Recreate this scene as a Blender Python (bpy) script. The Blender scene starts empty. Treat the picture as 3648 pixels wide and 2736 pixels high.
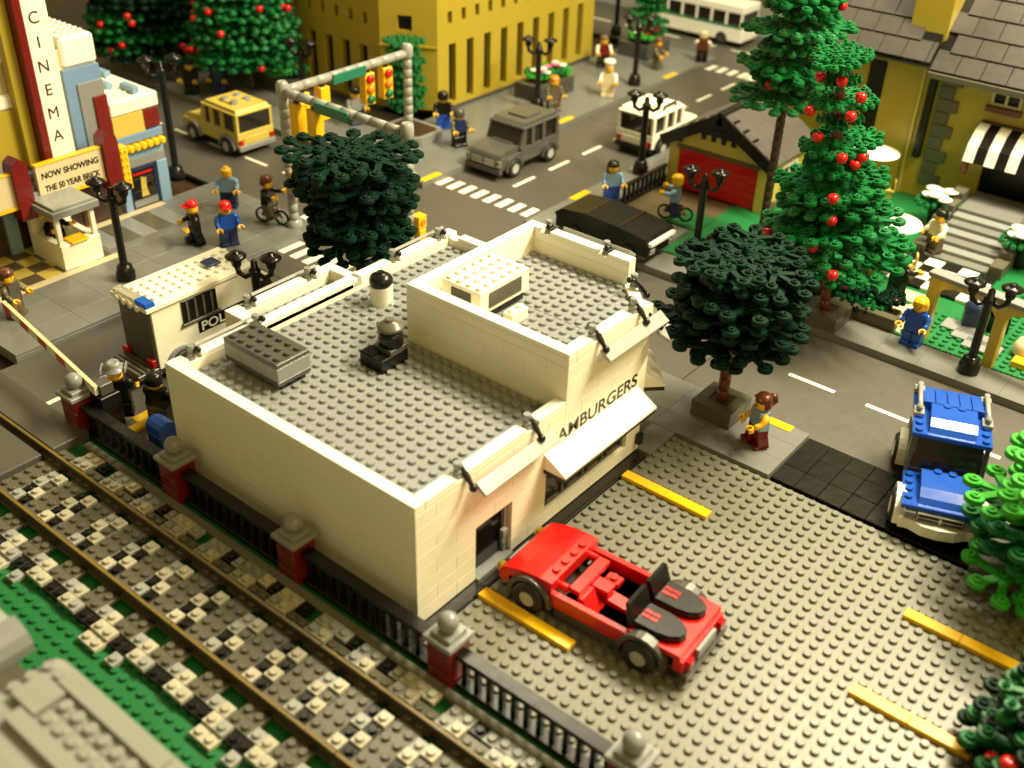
import bpy, bmesh, math, random
from mathutils import Vector, Matrix, Euler
random.seed(7)
S = 0.008                      # one stud pitch of the toy bricks = 8 mm; all lengths below are in studs
scene = bpy.context.scene
COL = scene.collection
R = math.radians

# ------------------------------------------------------------------ camera
cam = bpy.data.cameras.new("camera")
cam.sensor_width = 36.0
cam.lens = 38.19
cam.clip_start = 0.01
cam.clip_end = 20.0
camo = bpy.data.objects.new("camera", cam)
COL.objects.link(camo)
rx = Vector((0.77456169, 0.63191437, 0.0271738))
dn = Vector((0.36612283, -0.41290934, -0.83394241))
fw = Vector((-0.51575988, 0.6558888, -0.55118204))
m = Matrix((rx, -dn, -fw)).transposed().to_4x4()
m.translation = Vector((36.274, -68.879, 55.386)) * S
camo.matrix_world = m
cam.dof.use_dof = True
cam.dof.focus_distance = 96 * S
cam.dof.aperture_fstop = 7.0
scene.camera = camo

# ------------------------------------------------------------------ light: warm ceiling fixtures of the hall, plus an added fill
world = bpy.data.worlds.new("World")
scene.world = world
world.use_nodes = True
bg = world.node_tree.nodes["Background"]
bg.inputs[0].default_value = (1.0, 0.79, 0.32, 1)
bg.inputs[1].default_value = 0.27

def lamp(name, loc, target, sx, sy, power, color):
    l = bpy.data.lights.new(name, 'AREA')
    l.shape = 'RECTANGLE'; l.size = sx; l.size_y = sy
    l.energy = power; l.color = color
    o = bpy.data.objects.new(name, l); COL.objects.link(o)
    o.location = Vector(loc) * S
    d = (Vector(target) - Vector(loc)).normalized()
    o.rotation_euler = d.to_track_quat('-Z', 'Y').to_euler()
    return o
WARM = (1.0, 0.89, 0.60)
lamp("ceiling_lamp", (44, 46, 108), (-6, -2, 0), 0.60, 0.08, 15.5, WARM)
lamp("ceiling_lamp", (20, 58, 108), (-6, -2, 0), 0.60, 0.08, 15.5, WARM)
lamp("ceiling_lamp", (-75, 70, 150), (-50, 30, 0), 0.6, 0.12, 9, WARM)
lamp("fill_lamp", (170, -60, 120), (0, -10, 4), 0.9, 0.5, 7, (1.0, 0.68, 0.20))  # added yellow fill for the restaurant walls, not a fixture of the hall
scene.view_settings.view_transform = 'Standard'
scene.view_settings.look = 'None'
scene.view_settings.exposure = 0.0
scene.view_settings.gamma = 1.0
try:
    scene.cycles.max_bounces = 8
    scene.cycles.use_denoising = True
except Exception:
    pass

# ------------------------------------------------------------------ materials
MATS = {}
def plastic(name, col, rough=0.28, var=0.05, bump=0.0, trans=0.0, coat=0.0, spec=0.5):
    if name in MATS: return MATS[name]
    mt = bpy.data.materials.new(name); mt.use_nodes = True
    nt = mt.node_tree; b = nt.nodes["Principled BSDF"]
    tc = nt.nodes.new("ShaderNodeTexCoord")
    nz = nt.nodes.new("ShaderNodeTexNoise"); nz.inputs["Scale"].default_value = 55.0; nz.inputs["Detail"].default_value = 5.0
    nt.links.new(tc.outputs["Object"], nz.inputs["Vector"])
    oi = nt.nodes.new("ShaderNodeObjectInfo")
    ad = nt.nodes.new("ShaderNodeMath"); ad.operation = 'MULTIPLY_ADD'
    ad.inputs[1].default_value = 0.6; nt.links.new(oi.outputs["Random"], ad.inputs[0]); nt.links.new(nz.outputs["Fac"], ad.inputs[2])
    mr = nt.nodes.new("ShaderNodeMapRange"); mr.inputs[1].default_value = 0.2; mr.inputs[2].default_value = 1.4
    mr.inputs[3].default_value = 1 - var; mr.inputs[4].default_value = 1 + var
    nt.links.new(ad.outputs[0], mr.inputs[0])
    mx = nt.nodes.new("ShaderNodeVectorMath"); mx.operation = 'SCALE'; mx.inputs[0].default_value = col[:3]
    nt.links.new(mr.outputs[0], mx.inputs["Scale"])
    nt.links.new(mx.outputs[0], b.inputs["Base Color"])
    r2 = nt.nodes.new("ShaderNodeMapRange"); r2.inputs[3].default_value = rough * 0.75; r2.inputs[4].default_value = rough * 1.3
    n2 = nt.nodes.new("ShaderNodeTexNoise"); n2.inputs["Scale"].default_value = 160.0; n2.inputs["Detail"].default_value = 3.0
    nt.links.new(tc.outputs["Object"], n2.inputs["Vector"]); nt.links.new(n2.outputs["Fac"], r2.inputs[0])
    nt.links.new(r2.outputs[0], b.inputs["Roughness"])
    if bump:
        bp = nt.nodes.new("ShaderNodeBump"); bp.inputs["Strength"].default_value = bump; bp.inputs["Distance"].default_value = 0.0004
        nt.links.new(n2.outputs["Fac"], bp.inputs["Height"]); nt.links.new(bp.outputs[0], b.inputs["Normal"])
    if trans:
        b.inputs["Transmission Weight"].default_value = trans; b.inputs["IOR"].default_value = 1.3
    b.inputs["Specular IOR Level"].default_value = spec
    MATS[name] = mt
    return mt
WHITE = plastic("white_plastic", (0.88, 0.84, 0.66), 0.3, 0.03)
TILEW = plastic("white_tile_plastic", (0.88, 0.86, 0.74), 0.22, 0.03)
LGREY = plastic("light_grey_plastic", (0.235, 0.24, 0.235), 0.3)
PARK = plastic("baseplate_grey_plastic", (0.165, 0.16, 0.122), 0.36, 0.05)
SIGNG = plastic("pale_grey_plastic", (0.31, 0.31, 0.28), 0.25)
MGREY = plastic("sidewalk_grey_plastic", (0.165, 0.165, 0.152), 0.3, 0.07)
ROAD = plastic("road_grey_plastic", (0.088, 0.08, 0.066), 0.38, 0.08)
DGREY = plastic("dark_grey_plastic", (0.07, 0.066, 0.055), 0.28)
OGREY = plastic("old_dark_grey_plastic", (0.105, 0.095, 0.066), 0.3, 0.1)
BLACK = plastic("black_plastic", (0.009, 0.008, 0.007), 0.25, 0.1, spec=0.35)
BLACKT = plastic("scratched_black_plastic", (0.012, 0.011, 0.009), 0.2, 0.3, bump=0.5)
RED = plastic("red_plastic", (0.62, 0.010, 0.008), 0.22)
DRED = plastic("dark_red_plastic", (0.16, 0.010, 0.008), 0.25)
YEL = plastic("yellow_plastic", (0.85, 0.50, 0.010), 0.26)
SKIN = plastic("toy_yellow_plastic", (0.82, 0.46, 0.02), 0.3)
BLUE = plastic("blue_plastic", (0.012, 0.075, 0.42), 0.2)
MBLUE = plastic("medium_blue_plastic", (0.17, 0.28, 0.46), 0.3)
NAVY = plastic("navy_plastic", (0.015, 0.03, 0.09), 0.3)
TAN = plastic("tan_plastic", (0.60, 0.46, 0.085), 0.32)
YTAN = plastic("pale_yellow_plastic", (0.42, 0.315, 0.03), 0.34)
CREAM = plastic("cream_plastic", (0.66, 0.56, 0.34), 0.3)
BROWN = plastic("brown_plastic", (0.12, 0.032, 0.014), 0.3)
DBROWN = plastic("dark_brown_plastic", (0.05, 0.024, 0.012), 0.32)
ROOFT = plastic("dimmed_roof_tile_plastic", (0.042, 0.034, 0.029), 0.4, 0.2)  # café roof: dimness of the vignetted corner is put into the colour
GREEN = plastic("green_plastic", (0.008, 0.145, 0.036), 0.4)
BGREEN = plastic("bright_green_plastic", (0.035, 0.34, 0.02), 0.4, 0.1, spec=0.3)
MGREEN = plastic("tree_green_plastic", (0.005, 0.125, 0.028), 0.4, 0.2, spec=0.2)
FGREEN = plastic("dark_green_plastic", (0.002, 0.019, 0.010), 0.5, 0.2, spec=0.12)
TEAL = plastic("sign_green_plastic", (0.02, 0.17, 0.10), 0.3)
GLASS = plastic("smoked_glass", (0.02, 0.016, 0.012), 0.08, spec=0.6)
TBLUE = plastic("clear_blue_plastic", (0.03, 0.20, 0.75), 0.1, trans=0.5)
TCLEAR = plastic("clear_plastic", (0.75, 0.72, 0.62), 0.1, trans=0.75)
TYEL = plastic("clear_yellow_plastic", (0.80, 0.55, 0.05), 0.08, trans=0.7)
TRED = plastic("clear_red_plastic", (0.55, 0.01, 0.015), 0.1, trans=0.3)
PINK = plastic("pink_plastic", (0.75, 0.12, 0.28), 0.3)
ORANGE = plastic("orange_plastic", (0.80, 0.22, 0.01), 0.28)
RUST = plastic("rail_side_plastic", (0.06, 0.048, 0.028), 0.3, 0.2)
BRASS = plastic("worn_rail_top", (0.16, 0.108, 0.02), 0.3, 0.25)
OLIVE = plastic("olive_plastic", (0.11, 0.085, 0.045), 0.32)
SANDB = plastic("light_blue_plastic", (0.22, 0.36, 0.52), 0.3)
RUBBER = plastic("rubber_tyre", (0.016, 0.015, 0.013), 0.55, 0.1, bump=0.4)
CHROME = plastic("silver_plastic", (0.45, 0.44, 0.40), 0.18, spec=0.9)
PWHITE = plastic("road_paint", (0.86, 0.82, 0.66), 0.4, 0.04)

# ------------------------------------------------------------------ mesh builder (studs -> metres)
class MB:
    def __init__(s): s.v = []; s.f = []; s.mi = []; s.sm = []; s.mat = []; s.xf = None
    def mi_(s, m):
        if m not in s.mat: s.mat.append(m)
        return s.mat.index(m)
    def add(s, vs, fs, m, smooth=False):
        b = len(s.v)
        if s.xf is not None: vs = [tuple(s.xf @ Vector(p)) for p in vs]
        s.v += vs; k = s.mi_(m)
        for f in fs: s.f.append([b + i for i in f]); s.mi.append(k); s.sm.append(smooth)
        return s
    def box(s, x0, x1, y0, y1, z0, z1, m, c=0.04):
        if c <= 0 or min(x1 - x0, y1 - y0, z1 - z0) < 2.5 * c:
            c = 0
        if c == 0:
            vs = [(x, y, z) for z in (z0, z1) for y in (y0, y1) for x in (x0, x1)]
            return s.add(vs, [(0, 2, 3, 1), (4, 5, 7, 6), (0, 1, 5, 4), (2, 6, 7, 3), (0, 4, 6, 2), (1, 3, 7, 5)], m)
        return s.cbox(x0, x1, y0, y1, z0, z1, m, c)
    def cbox(s, x0, x1, y0, y1, z0, z1, m, c):
        L = ((x0, x1), (y0, y1), (z0, z1)); vs = []; ix = {}
        for cx in (0, 1):
            for cy in (0, 1):
                for cz in (0, 1):
                    cc = (cx, cy, cz)
                    for ax in range(3):   # vertex on the face normal to ax
                        p = [L[i][cc[i]] + (0 if i == ax else (c if cc[i] == 0 else -c)) for i in range(3)]
                        ix[(cc, ax)] = len(vs); vs.append(tuple(p))
        fs = []
        def q(a): fs.append(tuple(a))
        for ax in range(3):
            o1, o2 = [(1, 2), (2, 0), (0, 1)][ax]
            for sd in (0, 1):
                ring = []
                for (u, w) in ((0, 0), (1, 0), (1, 1), (0, 1)):
                    cc = [0, 0, 0]; cc[ax] = sd; cc[o1] = u; cc[o2] = w; ring.append(ix[(tuple(cc), ax)])
                q(ring if sd else ring[::-1])
        for ax in range(3):               # edges parallel to ax
            o1, o2 = [(1, 2), (2, 0), (0, 1)][ax]
            for u in (0, 1):
                for w in (0, 1):
                    a = [0, 0, 0]; a[o1] = u; a[o2] = w; b = list(a); a[ax] = 0; b[ax] = 1
                    a = tuple(a); b = tuple(b)
                    r = [ix[(a, o1)], ix[(b, o1)], ix[(b, o2)], ix[(a, o2)]]
                    q(r if (u == w) else r[::-1])
        for cx in (0, 1):
            for cy in (0, 1):
                for cz in (0, 1):
                    cc = (cx, cy, cz); r = [ix[(cc, 0)], ix[(cc, 1)], ix[(cc, 2)]]
                    q(r if (cx + cy + cz) % 2 else r[::-1])
        return s.add(vs, fs, m)
    def lathe(s, cx, cy, prof, m, n=14, axis='z', smooth=True, cap=True):
        """prof: list of (r, t) along the axis, from low t to high t"""
        vs = []; fs = []
        for (r, t) in prof:
            for i in range(n):
                a = 2 * math.pi * i / n; u, w = r * math.cos(a), r * math.sin(a)
                vs.append({'z': (cx + u, cy + w, t), 'x': (t, cx + u, cy + w), 'y': (cx + w, t, cy + u)}[axis])
        for k in range(len(prof) - 1):
            for i in range(n):
                j = (i + 1) % n
                fs.append((k * n + i, k * n + j, (k + 1) * n + j, (k + 1) * n + i))
        s.add(vs, fs, m, smooth)
        if cap:
            b0 = vs[:n]; b1 = vs[-n:]
            s.add(b0, [tuple(range(n))[::-1]], m); s.add(b1, [tuple(range(n))], m)
        return s
    def cyl(s, cx, cy, z0, z1, r, m, n=14, axis='z', r2=None):
        return s.lathe(cx, cy, [(r, z0), (r if r2 is None else r2, z1)], m, n, axis)
    def ball(s, cx, cy, cz, r, m, n=14, k=8, sz=1.0):
        return s.lathe(cx, cy, [(max(1e-3, r * math.sin(math.pi * i / k)), cz - sz * r * math.cos(math.pi * i / k)) for i in range(k + 1)], m, n)
    def studs(s, x0, x1, y0, y1, z, m, n=12, skip=None, r=0.3, h=0.21):
        for i in range(int(round(x1 - x0))):
            for j in range(int(round(y1 - y0))):
                cx, cy = x0 + i + .5, y0 + j + .5
                if skip and skip(cx, cy): continue
                c = 0.035
                s.lathe(cx, cy, [(r, z), (r, z + h - c), (r - c, z + h)], m, n)
        return s
    def prism(s, pts, a0, a1, m, axis='y'):
        """2-D outline extruded: axis y -> pts are (x,z); axis x -> (y,z); axis z -> (x,y)"""
        n = len(pts)
        f = {'y': lambda p, t: (p[0], t, p[1]), 'x': lambda p, t: (t, p[0], p[1]), 'z': lambda p, t: (p[0], p[1], t)}[axis]
        vs = [f(p, a0) for p in pts] + [f(p, a1) for p in pts]
        ar = sum(pts[i][0] * pts[(i + 1) % n][1] - pts[(i + 1) % n][0] * pts[i][1] for i in range(n))
        fl = (ar > 0) != (axis == 'y')
        fs = [tuple(range(n)), tuple(range(n, 2 * n))]
        fs[0] = fs[0][::-1] if fl else fs[0]; fs[1] = fs[1] if fl else fs[1][::-1]
        for i in range(n):
            j = (i + 1) % n; q = (i, j, n + j, n + i); fs.append(q if fl else q[::-1])
        return s.add(vs, fs, m)
    def tube(s, pts, r, m, n=8):
        if not isinstance(r, (list, tuple)): r = [r] * len(pts)
        vs = []; fs = []; P = [Vector(p) for p in pts]
        for k, p in enumerate(P):
            d = (P[min(k + 1, len(P) - 1)] - P[max(k - 1, 0)]).normalized()
            u = d.orthogonal().normalized() if k == 0 else (u - d * u.dot(d)).normalized()
            w = d.cross(u)
            for i in range(n):
                a = 2 * math.pi * i / n; vs.append(tuple(p + (u * math.cos(a) + w * math.sin(a)) * r[k]))
        for k in range(len(P) - 1):
            for i in range(n):
                j = (i + 1) % n; fs.append((k * n + i, k * n + j, (k + 1) * n + j, (k + 1) * n + i))
        fs.append(tuple(range(n))[::-1]); fs.append(tuple(range((len(P) - 1) * n, len(P) * n)))
        return s.add(vs, fs, m, True)
    def mesh(s, name):
        me = bpy.data.meshes.new(name)
        me.from_pydata([(x * S, y * S, z * S) for x, y, z in s.v], [], s.f)
        for mm in s.mat: me.materials.append(mm)
        me.polygons.foreach_set("material_index", s.mi)
        me.polygons.foreach_set("use_smooth", s.sm)
        me.update()
        return me
    def obj(s, name, parent=None, loc=(0, 0, 0), rz=0.0, label=None, kind=None):
        return place(s.mesh(name), name, parent, loc, rz, label, kind)
OFF = Vector((0, 0, 0))        # streets and pavements lie a plate lower than the studded lot
def at(loc, parent): return (Vector(loc) + (OFF if parent is None else Vector((0, 0, 0)))) * S
def place(me, name, parent=None, loc=(0, 0, 0), rz=0.0, label=None, kind=None):
    o = bpy.data.objects.new(name, me); COL.objects.link(o)
    o.location = at(loc, parent); o.rotation_euler = (0, 0, R(rz))
    if parent is not None: o.parent = parent
    if label: o["label"] = label
    if kind: o["kind"] = kind
    return o
def tag(o, label, cat, group=None):
    o["label"] = label; o["category"] = cat
    if group: o["group"] = group
    return o
def thing(name, label, cat, loc=(0, 0, 0), rz=0.0, group=None):
    o = place(None, name, None, loc, rz)
    o.empty_display_size = S
    return tag(o, label, cat, group)
def struct(mb, name, loc=(0, 0, 0)):
    return mb.obj(name, None, loc, 0, None, "structure")
def dup(root, loc=None, rz=None, label=None, parent=None):
    r = root.copy(); COL.objects.link(r)
    if parent is not None: r.parent = parent
    if loc is not None: r.location = at(loc, parent)
    if rz is not None: r.rotation_euler = (0, 0, R(rz))
    if label: r["label"] = label
    for ch in list(root.children): dup(ch, parent=r)
    return r
CACHE = {}
def cached(key, fn):
    if key not in CACHE: CACHE[key] = fn().mesh(key if isinstance(key, str) else key[0])
    return CACHE[key]
def boxmesh(name, lx, ly, lz, m, c=0.04, studs=False):
    def f():
        b = MB().box(0, lx, 0, ly, 0, lz, m, c)
        if studs: b.studs(0, lx, 0, ly, lz, m)
        return b
    return cached((name, round(lx, 2), round(ly, 2), round(lz, 2), m.name, c, studs), f)
def text(s, parent, size, loc, rot, mat, name="lettering", ext=0.03, sx=1.0, align='LEFT'):
    cu = bpy.data.curves.new(name, 'FONT'); cu.body = s; cu.size = size * S; cu.extrude = ext * S
    cu.align_x = align; cu.offset = 0.025 * S * (name == 'lettering')
    cu.materials.append(mat)
    t = bpy.data.objects.new(name, cu); COL.objects.link(t)
    dg = bpy.context.evaluated_depsgraph_get()
    me = bpy.data.meshes.new_from_object(t.evaluated_get(dg))
    bpy.data.objects.remove(t)
    me.name = name
    if not me.materials: me.materials.append(mat)
    o = place(me, name, parent, loc)
    o.rotation_euler = Euler(tuple(R(a) for a in rot)); o.scale = (sx, 1, 1)
    return o
def wallbox(axis, pos, th, a0, a1, z0, z1, holes, m):
    """a wall with rectangular holes as one mesh; axis 'x': plane x=pos running along y (th towards -x); 'y': plane y=pos along x (th towards +y)"""
    A = sorted({a0, a1, *[h[0] for h in holes], *[h[1] for h in holes]}); Z = sorted({z0, z1, *[h[2] for h in holes], *[h[3] for h in holes]})
    b = MB()
    for zi in range(len(Z) - 1):
        run = None
        for ai in range(len(A)):
            full = ai < len(A) - 1 and not any(h[0] <= A[ai] and A[ai + 1] <= h[1] and h[2] <= Z[zi] and Z[zi + 1] <= h[3] for h in holes)
            if full and run is None: run = A[ai]
            if not full and run is not None:
                if axis == 'x': b.box(pos - th, pos, run, A[ai], Z[zi], Z[zi + 1], m, 0)
                else: b.box(run, A[ai], pos, pos + th, Z[zi], Z[zi + 1], m, 0)
                run = None
    return b

# ================================================================== GROUND, ROADS, PAVEMENTS
TOWN = Vector((-0.37, 0.47, -0.4)); HOME = Vector((0, 0, 0))
struct(MB().box(-190, 90, -110, 170, -4, -1.3, DBROWN, 0), "ground")
OFF = TOWN
def plates(name, mat, x0, x1, y0, y1, step, z0, z1, gap=0.05, into=None):
    b = into or MB(); x = x0
    while x < x1 - 1e-6:
        y = y0
        while y < y1 - 1e-6:
            b.box(x + gap, min(x + step, x1) - gap, y + gap, min(y + step, y1) - gap, z0, z1, mat, 0.02); y += step
        x += step
    return b
main_road = struct(plates("main_road", ROAD, -52.6, -36.0, -67.5, 124.6, 32, -0.4, 0), "main_road")
xr = plates("r", ROAD, -36.0, 60, 7.3, 24.4, 32, -0.4, 0)
plates("r", ROAD, -148.6, -52.6, 7.3, 24.4, 32, -0.4, 0, into=xr)
cross_road = struct(xr, "cross_road")
def mark(parent, x0, x1, y0, y1, z=0.012, m=PWHITE, name="road_marking"):
    place(boxmesh(name, x1 - x0, y1 - y0, z, m, 0), name, parent, (x0, y0, 0.002))
y = 29.6 + 3.2
for i in range(12):                                     # centre dashes of the main street
    mark(main_road, -44.75, -44.2, y, y + 4.35); y += 7.55
y = -8.0
for i in range(8):
    mark(main_road, -44.75, -44.2, y - 4.35, y); y -= 7.55
for x in (-33.1, -25.6, -18.1, -12.1, -4.4, 3.2, 11.0, 18.6, 26.2, 33.8, 41.4):
    mark(cross_road, x, x + (4.7 if x > 0 else 4.3), 15.75, 16.25)
for i in range(9):
    x = -57.5 - 7.6 * i
    mark(cross_road, x - 4.5, x, 15.75, 16.25)
for i in range(8):
    x = -53.3 + 2.02 * i + 0.9
    mark(main_road, x - 0.35, x + 0.75, 26.7, 29.4)      # far crossing
    mark(main_road, x - 0.35, x + 0.75, 0.6, 3.9)        # near crossing
for i in range(8):
    mark(cross_road, -57.6, -54.6, 8.2 + 2.02 * i, 9.3 + 2.02 * i)
    mark(main_road, -52.2 + 2.02 * i, -51.1 + 2.02 * i, 93.2, 96.2)
struct(plates("far_road", ROAD, -150, -30, 98.0, 114.5, 32, -0.4, -0.004), "far_road")
for i in range(12):
    mark(main_road, -100 + i * 7.6, -95.6 + i * 7.6, 106.0, 106.5)

def pavement(name, x0, x1, y0, y1, tx, ty, z=0.8, mat=MGREY, edge=None):
    base = struct(MB().box(x0, x1, y0, y1, -0.4, z - 0.33, mat, 0.02), name)
    x = x0; k = 0
    while x < x1 - 1e-6:
        w = min(tx, x1 - x); y = y0
        while y < y1 - 1e-6:
            h = min(ty, y1 - y)
            o = place(boxmesh("tile", w - 0.016, h - 0.016, 0.33, mat, 0.012), "tile", base, (x + 0.008, y + 0.008, z - 0.328 + random.uniform(-.006, .006)))
            y += ty
        x += tx; k += 1
    return base
near_pavement = pavement("near_pavement", -36.0, 9.6, -0.4, 7.2, 3.8, 2.55)
side_pavement = pavement("side_pavement", -36.0, -29.8, -33.0, -0.42, 3.1, 4.0)
pavement("entry_pavement", -6.0, 0.6, -4.5, -0.42, 2.2, 2.0)
far_pavement = pavement("far_pavement", -20.0, 60.0, 24.4, 28.6, 4.0, 4.2)
east_pavement = pavement("east_pavement", -36.0, -31.2, 24.4, 96.0, 4.8, 4.0)
pavement("yard_pavement", -31.2, -20.0, 24.4, 35.5, 4.0, 4.0)
west_pavement = pavement("west_pavement", -72.0, -52.6, -31.0, 7.2, 4.0, 4.0)
pavement("north_west_pavement", -68.0, -52.6, 24.4, 97.9, 4.0, 4.0)
pavement("bank_pavement", -140.0, -68.02, 24.4, 40.0, 8.0, 4.0)
pavement("far_street_pavement", -150.0, -30.0, 114.6, 135.0, 8.0, 8.0)
# yellow kerb tiles
kt = boxmesh("kerb_tile", 3.0, 1.0, 0.08, YEL, 0.02)
kv = boxmesh("kerb_tile_long", 1.0, 3.4, 0.08, YEL, 0.02)
for (x, y, h) in ((5.1, 6.2, 0), (-2.9, 24.5, 0), (24, 24.5, 0), (-29, 6.2, 0), (-70, 6.2, 0)):
    place(kt, "kerb_tile", near_pavement if y < 10 else far_pavement, (x, y, 0.79))
for (x, y) in ((-37.0 + 1.0, 33.2), (-53.6, 53.6), (-53.6, 82.2), (-53.6, 24.8), (-36.0, -29.9), (-36.0, 60)):
    place(kv, "kerb_tile", east_pavement if x > -40 else west_pavement, (x, y, 0.79))

# black driveway tiles
driveway = struct(MB().box(9.62, 26.2, 0.0, 7.2, -0.4, 0.08, BLACKT, 0), "driveway")
for i in range(8):
    for j in range(3):
        place(boxmesh("tile", 2.03, 2.36, 0.33, BLACKT, 0.03), "tile", driveway, (9.64 + 2.07 * i, 0.02 + 2.4 * j, 0.085 + random.uniform(-.02, .02)))
pavement("corner_pavement", 26.22, 60, -0.4, 7.2, 3.8, 2.55)

OFF = HOME
# parking lot baseplate with studs
pk = MB().box(0.02, 31.95, -32.4, -0.02, -0.4, 0, PARK, 0.03)
pk.studs(0, 32, -32, 0, 0, PARK, 12, r=0.3)
parking_lot = struct(pk, "parking_lot")
gsk = MB().box(32.0, 64, -64, -0.05, -0.4, 0, GREEN, 0.03)
gsk.studs(32, 42, -26, -4, 0, GREEN, 10)
struct(gsk, "lawn")
struct(MB().box(32.05, 32.9, -40, -0.1, 0.005, 0.35, OLIVE, 0.03), "lawn_edging")
for (x, y, lab) in ((0, -8, "yellow parking line nearest the pavement, against the restaurant wall"), (0, -26, "yellow parking line between the red car and the black fence"),
                    (24, -8, "yellow parking line at the lawn side, farther from the fence"), (24, -17, "yellow parking line at the lawn side, nearer the bottom corner"),
                    (24, -26, "yellow parking line at the lawn side, cut off by the picture edge")):
    t = thing("parking_line", lab, "parking line", (x + 0.05, y, 0.01), 0, "yellow parking lines on the studded lot")
    for k in (0, 1):
        place(boxmesh("tile", 3.97, 0.97, 0.4, YEL, 0.04), "tile", t, (4 * k + .015, .015, 0))

# green baseplate by the railway
gb = MB().box(-64, 31.9, -64, -33.0, -0.4, 0, GREEN, 0.02)
gb.studs(-36, 12, -53, -44, 0, GREEN, 12)
struct(gb, "railway_lawn")

# ================================================================== RAILWAY
track = thing("railway_track", "toy railway track with dark sleepers in black, white and grey ballast", "railway track", (0, 0, 0))
RY = (-37.0, -42.25)
for k, yy in enumerate(RY):
    x = -52.0
    while x < 34:
        b = MB().box(0, 15.9, -0.42, 0.42, 0.5, 0.62, RUST, 0).box(0, 15.9, -0.13, 0.13, 0.62, 1.25, RUST, 0).box(0, 15.9, -0.13, 0.13, 1.25, 1.36, BRASS, 0.02)
        for i in range(4): b.box(2 + 4 * i, 2.5 + 4 * i, -0.45, -0.3, 0.62, 0.8, BLACK, 0)
        me = cached("rail", lambda: b)
        place(me, "rail", track, (x + (7 if k else 0), yy, 0)); x += 16
slm = boxmesh("sleeper", 2.0, 8.0, 0.34, OGREY, 0.04, True)
sx = -36.56
while sx < 24:
    place(slm, "sleeper", track, (sx, -43.6, 0.15)); sx += 4.0
PM = {}
def bplate(lx, ly, m):
    return boxmesh("ballast_plate", lx - .02, ly - .02, 0.38, m, 0.035, True)
def ballast(x, y, lx, ly, m, z): place(bplate(lx, ly, m), "ballast_plate", track, (x + .01, y + .01, z))
DIMWHITE = plastic('dimmed_white_plastic', (0.46, 0.43, 0.32), 0.3, 0.2)  # white ballast darkened: the dimmer foreground light is in the colour
sx = -34.56; n_b = 0
per = 0
while sx < 18:
    # between the rails: white / black plates in the gap of two studs
    q = per % 2
    seq = [(0, -41.75, 1, 1, DIMWHITE if q else SIGNG, .3), (1, -41.75, 1, 1, BLACK, .12), (0, -40.75, 1, 1, BLACK, .12), (1, -40.75, 1, 1, DIMWHITE, .3), (0, -39.75, 1, 1, DIMWHITE if per % 3 else SIGNG, .3), (1, -39.75, 1, 1, BLACK if q else OGREY, .15),
           (0, -38.75, 1, 1, BLACK if q else SIGNG, .2), (1, -38.75, 1, 1, DIMWHITE, .38)]
    out = [(0, -36.45, 1, 1, SIGNG, .3), (1, -36.45, 1, 1, DIMWHITE, .4), (0, -35.42, 2, 1, (DIMWHITE, SIGNG, LGREY)[per % 3], .32 if q else .2), (2, -35.42, 1, 1, (BLACK, DIMWHITE, BLACK, SIGNG)[per % 4], .08 if per % 2 == 0 else .28)] + ([(3, -35.42, 1, 1, (SIGNG, BLACK)[q], .1)] if per % 3 else []) + [
           (0, -44.6, 1, 1, SIGNG, .22), (1, -44.6, 1, 1, DIMWHITE, .3), (2, -44.62, 2, 1, OGREY, .2), (0, -45.6, 1, 1, BLACK, .1), (1, -45.6, 1, 1, DIMWHITE, .3), (2, -45.62, 1, 1, SIGNG if q else DIMWHITE, .32), (3, -45.62, 1, 1, BLACK, .08)]
    if per % 3 == 1: out.append((1, -46.6, 2, 1, DIMWHITE, .08))
    if per % 3 == 2: out.append((0, -46.6, 1, 1, SIGNG, .05))
    for (dx, yy, lx, ly, mm, z) in seq + out:
        if n_b < 298: ballast(sx + dx, yy, lx, ly, mm, z); n_b += 1
    sx += 4.0; per += 1
# level crossing deck
cx = MB().box(-52.6, -36.8, -41.8, -37.5, 0.02, 0.9, ROAD, 0.03).box(-52.6, -36.8, -36.5, -33.2, 0.02, 0.9, ROAD, 0.03).box(-52.6, -36.8, -46.5, -42.75, 0.02, 0.9, ROAD, 0.03)
struct(cx, "level_crossing")
kb = struct(MB().box(-36.2, 60, -34.32, -33.62, 0.0, 0.28, PARK, 0.02), "track_kerb")
for i in range(22):
    place(boxmesh("tile", 3.95, 0.68, 0.14, PARK, 0.03), "tile", kb, (-36.1 + 4 * i, -34.31, 0.285))

# ================================================================== BRICK PILLARS AND FENCE
PX = (-38.5, -25.0, -11.3, 3.3, 17.4, 31.4)
pl_lab = ["dark red gate pillar beside the barrier at the level crossing", "dark red pillar in front of the blue mailbox", "dark red pillar midway along the restaurant's blank wall",
          "dark red pillar by the restaurant corner and the parking lot", "pillar at the bottom edge with only its round cap in view", "dark red pillar at the lawn corner"]
p0 = None
for i, x in enumerate(PX[:5]):
    if p0 is None:
        p0 = thing("gate_pillar", pl_lab[0], "pillar", (x, -32.65, 0), 0, "dark red pillars along the railway fence")
        for k in range(3):
            place(boxmesh("brick", 1.96, 1.96, 1.17, DRED, 0.04), "brick", p0, (-.98, -.98, .02 + 1.2 * k))
        MB().box(-1.2, 1.2, -1.2, 1.2, 3.62, 4.0, LGREY, 0.05).box(-.85, .85, -.85, .85, 4.0, 4.35, LGREY, 0.05).obj("cap", p0)
        MB().ball(0, 0, 4.95, .72, LGREY, 18, 12).obj("ball", p0)
    else:
        dup(p0, (x, -32.65, 0), 0, pl_lab[i])
fl = ["black railing between the barrier pillar and the mailbox pillar", "black railing under the left half of the blank white wall", "black railing under the right half of the blank white wall", "black railing along the parking lot"]
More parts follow.
